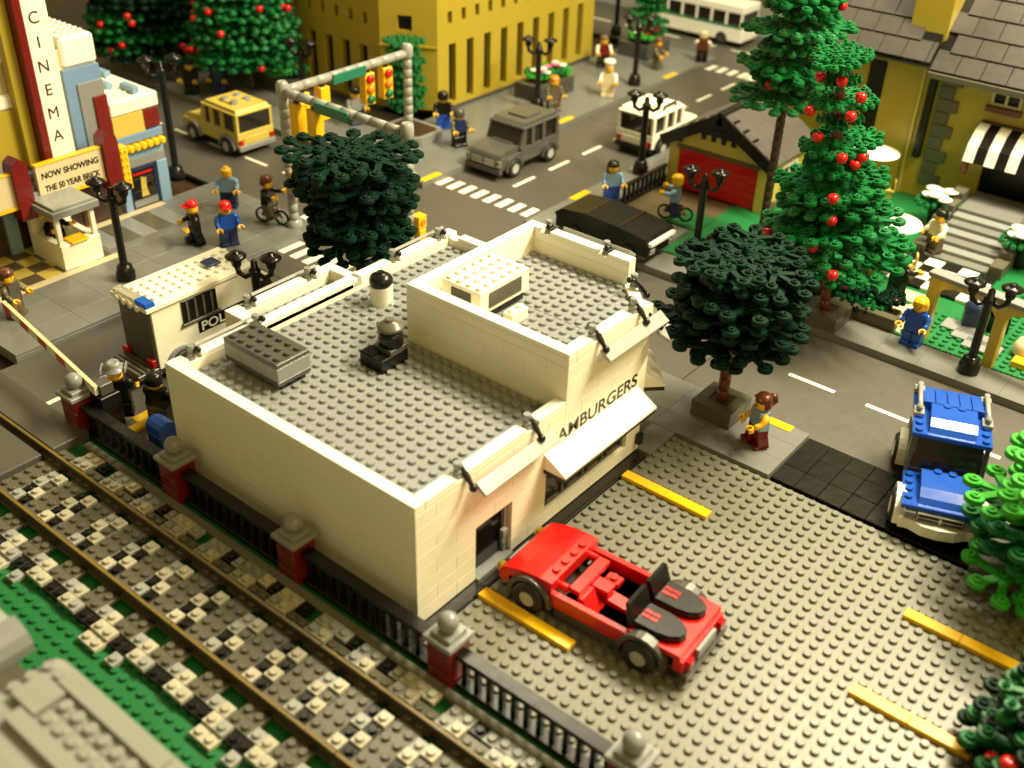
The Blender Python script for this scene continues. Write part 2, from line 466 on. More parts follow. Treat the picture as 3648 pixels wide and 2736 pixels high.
for i in range(4):
    xa, xb = PX[i] + 1.0, PX[i + 1] - 1.0
    t = thing("fence", fl[i], "fence", (xa, -32.65, 0), 0, "black railings between the red pillars")
    L = xb - xa
    MB().box(0.02, L - .02, -.5, .5, 2.72, 3.06, BLACK, 0.05).obj("top_rail", t)
    MB().box(0.02, L - .02, -.5, .5, 0.02, 0.5, BLACK, 0.04).obj("bottom_rail", t)
    MB().box(0.02, L - .02, -.2, .2, 2.25, 2.45, BLACK, 0).obj("middle_rail", t)
    n = int(L)
    bal = boxmesh("baluster", 0.42, 0.4, 2.22, BLACK, 0.03)
    for k in range(n):
        place(bal, "baluster", t, ((k + .5) * L / n - .21, -.2, .51))

# ================================================================== HAMBURGER RESTAURANT
struct(MB().box(-29.3, -0.02, -32.6, -4.6, -0.4, 0.3, BLACKT, 0.03), "building_base")
rest = thing("restaurant", "white brick hamburger restaurant with flat grey studded roofs", "restaurant", (0, 0, 0))
def bricks(axis, pos, a0, a1, z0, n, holes, out, m=WHITE, parent=None):
    """running bond of toy bricks, one stud thick; axis 'x': outer face x=pos (towards out=+1/-1), along y"""
    for k in range(n):
        za = z0 + 1.2 * k
        free = []
        a = a0
        while a < a1 - 1e-6:
            if not any(h[0] - 1e-6 <= a and a + 1 <= h[1] + 1e-6 and h[2] - .01 <= za and za + 1.2 <= h[3] + .01 for h in holes): free.append(a)
            a += 1
        i = 0; ph = (k * 2) % 4
        while i < len(free):
            j = i
            while j + 1 < len(free) and abs(free[j + 1] - free[j] - 1) < 1e-6 and (j - i + 1) < 4 and not (int(round(free[j + 1] - a0)) % 4 == ph): j += 1
            L = free[j] + 1 - free[i]
            q = random.uniform(-.004, .004)
            if axis == 'x':
                me = boxmesh("brick", 1.0, L - .016, 1.19, m, 0.012)
                place(me, "brick", parent, ((pos - 1 if out > 0 else pos) + q, free[i] + .008, za + .005))
            else:
                me = boxmesh("brick", L - .016, 1.0, 1.19, m, 0.012)
                place(me, "brick", parent, (free[i] + .008, (pos - 1 if out > 0 else pos) + q, za + .005))
            i = j + 1
Z0 = 0.4
door = (-25, -21, 0.4, 5.2); win = (-17, -6, 1.6, 5.2)
bricks('x', -1.0, -31, -15, Z0, 8, [door, (-17, -15, 1.6, 5.2)], 1, parent=rest)             # shop front, low part
bricks('x', -1.0, -15, -4, Z0, 11, [(-15, -6, 1.6, 5.2)], 1, parent=rest)                      # shop front, high part
bricks('y', -31.0, -27, -2, Z0, 8, [], -1, parent=rest)                                       # blank wall to the railway
bricks('y', -15.0, -17, -2, 8.8, 4, [], -1, parent=rest)                                      # wall of the high part above the roof
bricks('x', -17.0, -14, 1, 8.8, 4, [], -1, parent=rest)
bk = wallbox('x', -26.0, 1.0, -30, 1, Z0, 10.0, [], WHITE); bk.obj("rear_wall", rest)
wallbox('y', 0.0, 1.0, -26, -17, Z0, 10.0, [], WHITE).obj("side_wall", rest)
wallbox('y', 0.0, 1.0, -16, -6, Z0, 13.6, [], WHITE).obj("side_wall", rest)
d = MB(); d.xf = Matrix.Translation((-3.5, -1.5, 0)) @ Matrix.Rotation(R(-45), 4, 'Z')
d.box(-3.5, 3.5, -1.0, 0.0, Z0, 12.4, WHITE, 0.02); d.obj("corner_wall", rest)
# parapets: plate course and tile course
def parapet(x0, x1, y0, y1, z, holes=(), h0=0.4):
    """holes: list of (a0,a1) along the long axis where the tile is missing"""
    lx, ly = x1 - x0, y1 - y0
    ax = 0 if lx > ly else 1
    me = boxmesh("parapet_plate", lx - .02, ly - .02, h0 - .015, WHITE, 0.025)
    place(me, "parapet_plate", rest, (x0 + .01, y0 + .01, z + .008))
    a = (x0, y0)[ax]; e = (x1, y1)[ax]
    cuts = sorted(holes) + [(e, e)]
    for (h, g) in cuts:
        while a < h - 1e-6:
            L = min(8, h - a)
            if 0 < h - a - L < 1.5: L = (h - a) / 2
            me = boxmesh("parapet_tile", (L if ax == 0 else lx) - .02, (ly if ax == 0 else L) - .02, .385, TILEW, 0.035)
            place(me, "parapet_tile", rest, ((a if ax == 0 else x0) + .01, (y0 if ax == 0 else a) + .01, z + h0 + .006)); a += L
        a = g
parapet(-27, -1, -31, -30, 10.0)
parapet(-2, -1, -30, -15, 10.0, [(-27, -25.9), (-19.6, -18.2)])
parapet(-27, -26, -30, 1, 10.0, [(-29.5, -28.3), (-22.6, -11.9), (-7.6, -6.5), (-1.6, -.4)])
parapet(-26, -17, 0, 1, 10.0, [(-25.9, -24.9)])
parapet(-17, -1, -15, -14, 13.6, h0=0.8)
parapet(-17, -16, -14, 1, 13.6, h0=0.8)
parapet(-16, -6, 0, 1, 13.6, [(-15.4, -14.3), (-9.2, -8.2)], h0=0.8)
parapet(-2, -1, -14, -4, 13.6, [(-12.1, -11.0), (-7.1, -5.7), (-4.9, -4)], h0=0.8)
d = MB(); d.xf = Matrix.Translation((-3.5, -1.5, 0)) @ Matrix.Rotation(R(-45), 4, 'Z')
d.box(-2.6, 2.4, -1.0, 0.0, 12.42, 12.8, TILEW, 0.03); d.obj("parapet_tile", rest)
# roofs
def roof(name, x0, x1, y0, y1, z, skip=None, poly=None):
    b = MB()
    if poly: b.prism(poly, z - .4, z, LGREY, 'z')
    else: b.box(x0 + .015, x1 - .015, y0 + .015, y1 - .015, z - .4, z, LGREY, 0.015)
    b.studs(x0, x1, y0, y1, z, LGREY, 14, skip)
    return b.obj(name, rest)
roof("roof_plate", -26, -14, -30, -15, 9.6, lambda x, y: (-25 < x < -19 and -27 < y < -23.7) or (-24 < x < -22 and -13.2 < y < -11))
roof("roof_plate", -14, -2, -30, -15, 9.6)
roof("roof_plate", -26, -17, -15, 0, 9.6, lambda x, y: (-24 < x < -22 and -13.2 < y < -11))
roof("roof_plate", -29, -27, -22, -12, 9.6)
roof("roof_plate", -16, -6, -8, 0, 12.4, lambda x, y: x < -11 and y < -7)
roof("roof_plate", -16, -2, -14, -8, 12.36, lambda x, y: x < -11 and -13 < y < -7)
roof("roof_plate", -6, -2, -8, -1, 12.38, lambda x, y: x + y > -6.4, poly=[(-5.98, -7.98), (-2.02, -7.98), (-2.02, -4.6), (-5.98, -0.6)])
# rear annex
wallbox('x', -29, 1, -23, -11.3, Z0, 10.0, [], WHITE).obj("rear_wall", rest)
wallbox('y', -23, 1, -29, -27, Z0, 10.0, [], WHITE).obj("side_wall", rest)
wallbox('y', -12.3, 1, -29, -27, Z0, 10.0, [], WHITE).obj("side_wall", rest)
parapet(-30, -29, -23, -11.3, 10.0, [(-21.6, -20.5), (-14.9, -13.8)]); parapet(-29, -26, -23, -22, 10.0); parapet(-29, -26, -12.3, -11.3, 10.0)
parapet(-27, -26, -22, -12.3, 10.0)
# door
dr = MB().box(-1.95, -1.3, -25, -24.72, .42, 5.18, LGREY, .03).box(-1.95, -1.3, -21.5, -21, .42, 5.18, LGREY, .03).box(-1.95, -1.3, -24.72, -21.5, 4.85, 5.18, DGREY, .03).box(-1.9, -.75, -25, -21, .3, .55, LGREY, .03).obj("door", rest)
MB().box(-1.75, -1.6, -24.72, -21.5, .56, 4.84, plastic("door_glass", (0.02, 0.014, 0.012), .06, trans=.55), 0).obj("pane", dr)
MB().box(-1.32, -.95, -22.0, -21.45, 2.4, 3.0, LGREY, .04).box(-1.32, -1.05, -21.95, -21.6, 1.7, 2.42, LGREY, .03).obj("handle", dr)
MB().box(-5.2, -4.9, -29.9, -20, .42, 8.6, BLACK, 0).box(-4.9, -3.6, -26, -19.5, 3.4, 8.2, RED, 0).box(-4.9, -3.9, -24.0, -22.2, .42, 2.2, DBROWN, 0).obj("interior", rest)
MB().box(-25.9, -2.1, -29.9, -.1, .32, .42, DBROWN, 0).obj("floor", rest)
# shop window under the awning
w = MB().box(-1.9, -1.35, -17, -6, 1.62, 1.9, DGREY, .03).box(-1.9, -1.35, -17, -6, 4.9, 5.18, DGREY, .03)
for yy in (-17, -14.4, -11.7, -9.0, -6.3): w.box(-1.9, -1.36, yy, yy + .3, 1.9, 4.9, DGREY, 0)
wo = w.obj("window", rest)
for yy in (-16.7, -14.1, -11.4, -8.7):
    place(boxmesh("pane", .08, 2.28, 2.96, plastic("window_glass", (.10, .085, .055), .07, trans=.35), 0), "pane", wo, (-1.66, yy + .01, 1.92))
    place(boxmesh("window_bar", .25, 1.4, .3, OGREY, .03), "sill", wo, (-1.55, yy + .4, 1.92))
# awnings
def awning(n, y0, L, mx, parent):
    aw = MB(); aw.xf = mx
    aw.box(0, 1.95, y0, y0 + L, 5.62, 5.98, BLACK, .02)
    o = aw.obj("awning", parent)
    for i in range(n):
        b = MB(); b.xf = mx
        a = y0 + L / n * i
        b.prism([(0.0, 6.0), (2.02, 6.0), (2.02, 6.2), (0.12, 7.3), (0, 7.3)], a + .006, a + L / n - .006, TILEW, 'y')
        b.obj("awning_slope", o)
awning(6, -17.4, 12.2, Matrix.Translation((-1.0, 0, 0)), rest)
awning(3, -2.7, 5.4, Matrix.Translation((-3.5, -1.5, 0)) @ Matrix.Rotation(R(45), 4, 'Z'), rest)
text("HAMBURGERS", rest, 1.6, (-0.99, -17.25, 7.5), (90, 0, 90), BLACK, "lettering", 0.012, 1.18)
MB().box(-.98, -.5, -4.6, -4.05, 1.2, 2.2, BLACK, .04).obj("wall_box", rest)

# roof equipment (each stands on the roof)
t = thing("rooftop_unit", "white air conditioning box with grey grilles on the high roof", "rooftop unit", (-15, -13, 12.4))
b = MB().box(0, 4, 0, 6, .8, 2.8, WHITE, .03); b.studs(0, 4, 0, 6, 2.8, TILEW, 14); b.obj("housing", t)
MB().box(.3, 3.7, .3, 5.7, .0, .8, BLACK, 0).obj("base", t)
g = MB().box(4.0, 4.03, 1, 5, 1.15, 2.45, DGREY, 0)
for i in range(6): g.box(4.03, 4.08, 1, 5, 1.18 + .21 * i, 1.30 + .21 * i, OGREY, 0)
g.obj("grille", t)
g = MB().box(1, 3, -.03, 0, 1.15, 2.45, DGREY, 0)
for i in range(6): g.box(1, 3, -.08, -.03, 1.18 + .21 * i, 1.30 + .21 * i, OGREY, 0)
g.obj("grille", t)
b = MB().box(.02, .98, .02, 1.98, 0, 1.0, WHITE, .03); b.studs(0, 1, 0, 2, 1.0, TILEW, 14)
tag(b.obj("junction_box", None, (-10.0, -11.5, 12.4)), "small white two-stud brick beside the air conditioning box", "brick")
t = thing("rooftop_unit", "grey layered brick block with dark studded lid on the low roof", "rooftop unit", (-25, -26.9, 9.6))
MB().box(.5, 6.0, .4, 2.8, 0, .45, BLACK, .02).obj("base", t)
MB().box(0, 6.2, 0, 3.2, .45, .83, DGREY, .03).obj("bottom_plate", t)
for (x, L) in ((0, 1.6), (1.6, 3.0), (4.6, 1.6)): place(boxmesh("brick", L - .02, 3.18, 1.18, LGREY, .03), "brick", t, (x + .01, .01, .84))
b = MB().box(0, 6.2, 0, 3.2, 2.03, 2.42, DGREY, .03)
for i in range(6):
    for j in range(3): b.lathe(.6 + i, .6 + j, [(.3, 2.42), (.3, 2.6), (.27, 2.63)], DGREY, 14)
b.obj("lid", t)
t = thing("roof_vent", "black kitchen vent stack with a grey dish on top", "vent", (-17.2, -20.1, 9.6))
b = MB().box(0, 2.4, 0, 2.9, 0, 1.2, BLACK, .03)
for i in range(5): b.box(.05, 1.3, .1 + .22 * i, .22 + .22 * i, 1.2, 1.32, BLACK, 0)
b.obj("base", t)
MB().box(.55, 2.4, 1.0, 2.9, 1.2, 1.62, DGREY, .03).obj("plate", t)
MB().lathe(1.5, 1.95, [(.95, 1.62), (1.0, 1.75), (1.0, 2.4), (.9, 2.7), (.6, 2.9)], BLACK, 22).obj("dome", t)
MB().lathe(1.5, 1.95, [(.7, 2.86), (1.02, 3.0), (1.08, 3.2), (1.0, 3.3), (.55, 3.62), (.32, 3.7), (.32, 3.85)], OGREY, 22).obj("dish", t)
t = thing("roof_vent", "white round chimney pipe with a black dome cap", "vent", (-22.9, -12.0, 9.6))
MB().lathe(0, 0, [(.98, 0), (.98, 1.75)], WHITE, 24).box(.96, 1.0, -.18, .18, 0, .25, LGREY, 0).obj("pipe", t)
MB().lathe(0, 0, [(.85, 1.75), (1.02, 2.0), (1.02, 2.3), (.88, 2.6), (.5, 2.84), (.3, 2.87), (.3, 3.02)], BLACK, 24).obj("dome", t)

# sign boards held out on black arms
def sign_board(lab, p0, p1, out, zt, dx=1.3, board=True, tilt=0.95, n=8, dz=0.0):
    """p0,p1: (x,y) of the two holders on the parapet; out: unit (x,y) pointing off the wall; zt: z of the parapet slot"""
    t = thing("sign_board", lab, "sign board", (p0[0], p0[1], zt), 0, "pale sign boards on the roof edge")
    v = Vector((p1[0] - p0[0], p1[1] - p0[1], 0)); o = Vector((out[0], out[1], 0)); L = v.length; u = v.normalized()
    for k, q in enumerate((Vector((0, 0, 0)), v)):
        MB().lathe(q.x, q.y, [(.36, 0), (.36, .14), (.26, .2), (.2, .45), (.2, .75), (.3, .86), (.31, 1.15), (.27, 1.2)], LGREY, 14).cyl(q.x, q.y, .3, .5, .3, LGREY, 10).obj("holder", t)
        a = q + u * (.36 if k == 0 else .36)
        pts = [a - o * .45 + Vector((0, 0, .8)), a - o * .1 + Vector((0, 0, .75)), a + o * .25 + Vector((0, 0, .4)), a + o * .55 + Vector((0, 0, .05)), a + o * .85 + Vector((0, 0, -.3)), a + o * 1.1 + Vector((0, 0, -.62))]
        b = MB().tube([tuple(p) for p in pts], [.26, .2, .17, .23, .17, .2], BLACK, 10)
        e = pts[-1]; b.ball(e.x, e.y, e.z, .3, BLACK, 12, 6); b.ball(pts[0].x, pts[0].y, pts[0].z, .27, BLACK, 12, 6)
        b.obj("arm", t)
    if board:
        c0 = v * .5 + u * 1.4 + o * 1.26 + Vector((0, 0, -1.05 + dz)); b = MB()
        up = (Vector((0, 0, 1)) * math.cos(tilt) - o * math.sin(tilt)).normalized(); nn = u.cross(up)
        M4 = Matrix((u, up, nn)).transposed().to_4x4(); M4.translation = c0; b.xf = M4
        b.box(-n / 2, n / 2, -.56, .56, -.14, .14, SIGNG, .03); b.obj("board", t)
    return t
sign_board("pale sign board over the restaurant door, held on two black arms", (-1.5, -26.4), (-1.5, -19.0), (1, 0), 10.4, n=8.4)
sign_board("pale sign board above the awning on the high front wall", (-1.5, -11.6), (-1.5, -6.2), (1, 0), 14.4, n=8)
sign_board("sign board on the high wall beside the black car", (-14.8, .5), (-8.7, .5), (0, 1), 14.4, n=7, dz=1.2)
sign_board("sign holders on the cut corner of the high roof near the street tree", (-5.1, -.5), (-1.4, -4.2), (.7, .7), 13.0, n=5)
sign_board("sign board at the left rear parapet, over the police van's lettering", (-26.5, -28.9), (-26.5, -22.6), (-1, 0), 10.4, n=7.2, dz=1.2)
sign_board("sign board on the rear annex, over the police van's cab", (-29.5, -21.0), (-29.5, -14.4), (-1, 0), 10.4, n=7.2, dz=1.2)
sign_board("sign board on the rear parapet under the dark street tree", (-26.5, -7.0), (-26.5, -1.0), (-1, 0), 10.4, n=6.6, dz=1.2)

# ================================================================== VEHICLES (local frame: front towards +x, origin on the ground under the middle)
def wheel_mb(r, w, rim, hub=CHROME, n=22):
    b = MB()
    b.lathe(0, 0, [(rim, -w / 2), (r - .12, -w / 2), (r, -w / 2 + .14), (r, w / 2 - .14), (r - .12, w / 2), (rim, w / 2)], RUBBER, n, 'y', True, False)
    return b
def wheel(root, x, y, z, r, w, rim, hub, side):
    t = place(cached(("tyre", r, w, rim), lambda: wheel_mb(r, w, rim)), "wheel", root, (x, y, z))
    def f():
        b = MB(); e = .12
        b.lathe(0, 0, [(rim, w / 2 - .02), (rim * .92, w / 2 + .02), (rim * .8, w / 2 - .12), (.16, w / 2 - .2), (.14, w / 2 - .06), (.01, w / 2 - .05)], hub, 18, 'y')
        b.lathe(0, 0, [(.01, -w / 2), (rim, -w / 2), (rim, -w / 2 + .02)], hub, 18, 'y', True, False)
        return b
    o = place(cached(("rim", r, w, rim, hub.name), f), "rim", t, (0, 0, 0), 0 if side > 0 else 180)
    return t
def arch(m, r, w, n=12, th=.36):
    """wheel arch: half ring in the x-z plane, w wide in y"""
    o = [(r * math.cos(a), r * math.sin(a)) for a in [math.pi * k / n for k in range(n + 1)]]
    i = [((r - th) * math.cos(a), (r - th) * math.sin(a)) for a in [math.pi * k / n for k in range(n, -1, -1)]]
    b = MB()
    for k in range(n):
        q = [o[k], o[k + 1], i[n - k - 1], i[n - k]]
        b.prism(q, -w / 2, w / 2, m, 'y')
    return b

# red convertible
car = thing("red_car", "red open two-seat toy car with black seat shells, nose to the restaurant door", "car", (7.9, -21.1, 0.05), 183)
MB().box(-7.2, 7.0, -2.4, 2.4, .55, .95, DGREY, .03).box(-2.6, 2.6, -3.0, 3.0, .45, 1.2, DGREY, .04).obj("chassis", car)
b = MB().box(-3.2, 3.0, -3.05, -2.55, 1.22, 2.35, RED, .05).box(-3.2, 3.0, 2.55, 3.05, 1.22, 2.35, RED, .05).box(-7.1, -3.2, -2.9, 2.9, 2.2, 2.6, RED, .05)
b.box(-7.35, -6.6, -2.9, 2.9, 1.25, 2.19, RED, .05).box(6.5, 7.4, -2.9, 2.9, 1.2, 1.9, RED, .05).box(-3.2, 3.0, -2.54, 2.54, .96, 1.2, DBROWN, 0)
b.obj("body", car)
b = MB().prism([(2.9, 2.3), (7.2, 1.92), (7.35, 2.05), (6.9, 2.55), (5.6, 3.0), (3.9, 3.2), (2.9, 3.2)], -2.95, 2.95, RED, 'y')
for j in range(4): b.lathe(3.4, -1.65 + 1.1 * j, [(.3, 3.2), (.3, 3.38), (.27, 3.41)], RED, 14)
b.obj("bonnet", car)
b = MB().box(1.2, 2.1, -2.0, 2.0, 2.25, 2.65, RED, .04).box(-.2, 1.2, -.55, .55, 1.9, 2.35, RED, .04).prism([(-.1, 1.22), (1.25, 1.22), (1.25, 2.25), (.9, 2.25)], .6, 2.1, RED, 'y').prism([(-2.2, 1.22), (1.2, 1.22), (1.2, 1.8), (-2.2, 1.5)], -.5, .5, RED, 'y')
b.box(0, 1.2, -2.1, -1.2, 1.22, 1.62, RED, .04).cyl(.6, -1.65, 1.62, 1.82, .3, RED, 12)
for yy in (-1.9, 1.9): b.lathe(yy, 2.35, [(.32, 2.2), (.32, 3.0)], RED, 12, 'x')
b.obj("dashboard", car)
for sd in (-1.35, 1.35):
    pts = []
    b = MB()
    prof = [(-3.0, 2.62), (-6.2, 2.62), (-6.6, 2.7), (-6.2, 3.05), (-4.5, 3.2), (-3.0, 3.2)]
    out = [(-2.9, -1.15), (-5.0, -1.15), (-5.9, -.95), (-6.5, -.5), (-6.65, 0), (-6.5, .5), (-5.9, .95), (-5.0, 1.15), (-2.9, 1.15)]
    b.prism([(x, sd + y) for x, y in out], 2.62, 2.98, BLACK, 'z')
    b.prism([(x * .985, sd + y * .9) for x, y in out], 2.98, 3.14, BLACK, 'z')
    b.prism([(-3.35, 2.3), (-2.9, 2.3), (-2.55, 4.35), (-2.85, 4.4), (-3.35, 3.1)], sd - 1.12, sd + 1.12, BLACK, 'y')
    so = b.obj("seat_shell", car)
    g = MB()
    for k in range(2):
        for j in range(2): g.box(-4.55 + .62 * k, -4.05 + .62 * k, sd - .38 + .45 * j, sd - .12 + .45 * j, 3.1, 3.2, RED, 0)
    g.obj("vent_slot", so)
for (x, s_) in ((-4.4, -1), (-4.4, 1), (4.55, -1), (4.55, 1)):
    o = arch(DGREY, 1.86, .7).obj("mudguard", car, (x, s_ * 2.95, 1.05))
    wheel(car, x, s_ * 2.95, 1.22, 1.25, 1.2, .6, CHROME, s_)
for s_ in (-1, 1):
    MB().lathe(s_ * 2.3, 1.75, [(.4, 7.4), (.42, 7.6), (.3, 7.8), (.1, 7.86)], TYEL, 14, 'x').obj("headlight", car)
    MB().box(-7.7, -7.3, s_ * 2.2 - .35, s_ * 2.2 + .35, 1.5, 2.1, TRED, .04).obj("tail_light", car)
MB().box(7.3, 7.75, -1.2, 1.2, 1.2, 1.6, SIGNG, .03).obj("front_bumper", car)
b = MB().box(-7.75, -7.2, -2.9, 2.9, .6, 1.2, DGREY, .05); b.obj("rear_bumper", car)
MB().box(-7.66, -7.37, -1.25, 1.25, 1.35, 2.15, LGREY, .04).obj("number_plate", car)

# blue truck (tilted slightly: front wheels on the raised driveway)
tr = thing("blue_truck", "bright blue off-road car with white wheel arches leaving over black tiles", "car", (20.55, 7.15, -0.18), -69.5)
tr.rotation_euler = (0, R(-1.6), R(-69.5))
MB().box(-6.2, 5.6, -2.5, 2.5, .9, 1.6, BLACK, .04).obj("chassis", tr)
b = MB().box(1.6, 6.3, -2.98, 2.98, 2.7, 3.1, BLUE, .05).box(1.6, 6.1, -2.6, 2.6, 1.6, 2.69, BLUE, .05)
for s_ in (-1, 1):
    for k in range(4): b.lathe(2.2 + 1.02 * k, s_ * 2.5, [(.3, 3.1), (.3, 3.28), (.27, 3.31)], BLUE, 12)
b.prism([(1.9, 3.1), (5.9, 3.1), (5.5, 3.5), (4.6, 3.85), (2.3, 3.95), (1.9, 3.75)], -1.75, 1.75, BLUE, 'y')
for y_ in (-.55, .55): b.lathe(2.35, y_, [(.3, 3.9), (.3, 4.08)], BLUE, 12)
b.obj("bonnet", tr)
b = MB().box(-6.3, 1.5, -2.7, 2.7, 1.6, 3.4, DGREY, .04)
b.obj("body", tr)
MB().box(-6.1, .4, -2.55, 2.55, 3.42, 5.9, GLASS, .04).prism([(.4, 3.42), (1.45, 3.42), (.75, 5.9), (.4, 5.9)], -2.5, 2.5, GLASS, 'y').obj("windscreen", tr)
for s_ in (-1, 1):
    MB().prism([(.45, 3.42), (1.5, 3.42), (.85, 5.9), (.45, 5.9)], s_ * 2.75 - .17, s_ * 2.75 + .17, DGREY, 'y').obj("door_pillar", tr)
b = MB().box(-6.2, 1.0, -2.98, 2.98, 5.92, 6.3, BLUE, .05)
for s_ in (-1, 1):
    for k in range(3): b.lathe(.5 - 1.02 * k, s_ * 2.5, [(.3, 6.3), (.3, 6.48), (.27, 6.51)], BLUE, 12)
b.prism([(-2.9, 6.3), (.7, 6.3), (.3, 6.7), (-.6, 7.0), (-2.5, 7.1), (-2.9, 6.95)], -1.75, 1.75, BLUE, 'y')
for y_ in (-.55, .55): b.lathe(-2.5, y_, [(.3, 7.05), (.3, 7.2)], BLUE, 12)
for k in range(5): b.prism([(-6.2, 6.3), (-3.0, 6.3), (-3.0, 6.95), (-6.2, 6.5)], -2.3 + .94 * k, -1.45 + .94 * k, BLUE, 'y')
b.obj("roof", tr)
for s_ in (-1, 1):
    MB().box(-2.6, -1.4, s_ * 2.6 - .4, s_ * 2.6 + .4, 6.32, 6.7, SIGNG, .04).box(-6.0, -5.2, s_ * 2.6 - .4, s_ * 2.6 + .4, 6.32, 6.7, SIGNG, .04).tube([(-1.6, s_ * 2.6, 7.0), (-5.8, s_ * 2.6, 7.0)], .2, SIGNG).box(-2.2, -1.8, s_ * 2.6 - .2, s_ * 2.6 + .2, 6.7, 7.1, SIGNG, 0).box(-5.8, -5.4, s_ * 2.6 - .2, s_ * 2.6 + .2, 6.7, 7.1, SIGNG, 0).obj("roof_rail", tr)
b = MB().prism([(5.6, -2.3), (6.4, -2.2), (7.0, -1.2), (7.15, 0), (7.0, 1.2), (6.4, 2.2), (5.6, 2.3)], 1.0, 1.9, TILEW, 'z').box(5.6, 6.5, -2.9, 2.9, 1.0, 1.9, TILEW, .06)
b.obj("front_bumper", tr)
b = MB().box(6.12, 6.5, -1.7, 1.7, 1.95, 2.68, CHROME, .03)
for k in range(2): b.box(6.5, 6.56, -1.6, -.1, 2.05 + .33 * k, 2.22 + .33 * k, BLACK, 0).box(6.5, 6.56, .1, 1.6, 2.05 + .33 * k, 2.22 + .33 * k, BLACK, 0)
b.obj("grille", tr)
for s_ in (-1, 1): MB().box(6.0, 6.55, s_ * 2.25 - .45, s_ * 2.25 + .45, 1.95, 2.66, TCLEAR, .05).obj("headlight", tr)
for (x, s_) in ((-4.0, -1), (-4.0, 1), (4.2, -1), (4.2, 1)):
    arch(TILEW, 2.05, .75, 14, .38).obj("wheel_arch", tr, (x, s_ * 2.95, 1.1))
    wheel(tr, x, s_ * 2.95, 1.35, 1.35, 1.2, .75, TILEW, s_)

# off-road estate cars on the far streets: one builder, three colours
def estate(name, lab, m, m2, loc, rz, roofm=None, extras=None, L=12.4, grp="boxy estate cars on the streets behind"):
    t = thing(name, lab, "car", loc, rz, grp)
    h = L / 2; rf = roofm or m
    MB().box(-h + .3, h - .6, -2.5, 2.5, .75, 1.4, BLACK, .04).obj("chassis", t)
    b = MB().box(-h, 1.9, -2.95, 2.95, 1.4, 3.3, m, .06).box(1.9, h - .3, -2.95, 2.95, 1.4, 2.9, m, .06)
    b.prism([(1.9, 2.9), (h - .2, 2.9), (h - .5, 3.3), (h - 1.6, 3.6), (1.9, 3.75)], -2.6, 2.6, m, 'y'); b.box(1.7, 2.5, -1.7, 1.7, 3.7, 3.9, m, .03)
    b.obj("body", t)
    MB().box(-h + .25, 1.2, -2.6, 2.6, 3.3, 5.6, GLASS, .03).prism([(1.2, 3.4), (2.3, 3.7), (1.35, 5.6), (1.2, 5.6)], -2.5, 2.5, GLASS, 'y').obj("windows", t)
    for x in (-h + .05, -h + 3.0, -h + 5.3, 1.0):
        for s_ in (-1, 1):
            if x == 1.0: MB().prism([(1.0, 3.3), (2.2, 3.3), (1.35, 5.6), (.9, 5.6)], s_ * 2.75 - .18, s_ * 2.75 + .18, m, 'y').obj("pillar", t)
            else: MB().box(x, x + .65, s_ * 2.72 - .2, s_ * 2.72 + .2, 3.31, 5.6, m, .03).obj("pillar", t)
    MB().box(-h, 1.5, -2.95, 2.95, 5.6, 5.95, rf, .1).prism([(-h + .2, 5.95), (1.3, 5.95), (.8, 6.35), (-h + .5, 6.35)], -2.6, 2.6, rf, 'y').box(-h + 2.4, -h + 5.6, -1.5, 1.5, 6.36, 6.6, rf, .05).obj("roof", t)
    MB().box(-h - .3, -h + .3, -2.95, 2.95, .9, 1.6, m2, .08).obj("rear_bumper", t)
    MB().box(h - .5, h + .2, -2.95, 2.95, .8, 1.55, m2, .1).obj("front_bumper", t)
    g = MB().box(h - .3, h, -2.2, 2.2, 1.7, 2.8, m2, .03)
    for k in range(3):
        for (y0, y1) in ((-1.9, -.15), (.15, 1.9)): g.box(h, h + .06, y0, y1, 1.8 + .32 * k, 1.98 + .32 * k, CHROME, 0)
    g.obj("grille", t)
    for s_ in (-1, 1):
        MB().box(h - .4, h + .05, s_ * 2.55 - .35, s_ * 2.55 + .35, 1.75, 2.7, TCLEAR, .05).obj("headlight", t)
        MB().box(-h - .12, -h + .2, s_ * 2.5 - .38, s_ * 2.5 + .38, 1.7, 2.4, TRED, .05).obj("tail_light", t)
    MB().box(-h - .08, -h + .05, -1.9, 1.9, 1.75, 2.6, rf if extras == 'plate' else m, .03).obj("tailgate", t)
    for (x, s_) in ((-h + 2.3, -1), (-h + 2.3, 1), (h - 2.6, -1), (h - 2.6, 1)):
        arch(m2, 1.75, .7, 12, .34).obj("wheel_arch", t, (x, s_ * 2.95, 1.1))
        wheel(t, x, s_ * 2.9, 1.2, 1.2, 1.1, .66, CHROME, s_)
    if extras == 'hatch':
        for (x, y_) in ((-3.4, -1), (-3.4, 1), (-1.4, -1), (-1.4, 1)): MB().lathe(x, y_, [(.55, 6.36), (.55, 6.66), (.45, 6.8)], LGREY, 14).obj("roof_disc", t)
    if extras == 'plate':
        for s_ in (-1, 1): MB().tube([(-3.5, s_ * 2.6, 6.3), (-3.3, s_ * 2.6, 6.75), (-.6, s_ * 2.6, 6.75), (-.4, s_ * 2.6, 6.3)], .18, BLACK).obj("roof_rail", t)
    return t
OFF = TOWN
estate("parked_car", "dark grey boxy estate car facing the zebra crossing", plastic("graphite_plastic", (.085, .082, .074), .25), DGREY, (-49.6, 38.9, 0), -90)
estate("parked_car", "pale yellow estate car seen from behind by the cinema", TAN, LGREY, (-83.2, 18.3, 0), 178, extras='hatch')
estate("parked_car", "white estate car driving away behind the red garage", WHITE, BLACK, (-39.3, 58.6, 0), 90, extras='plate')

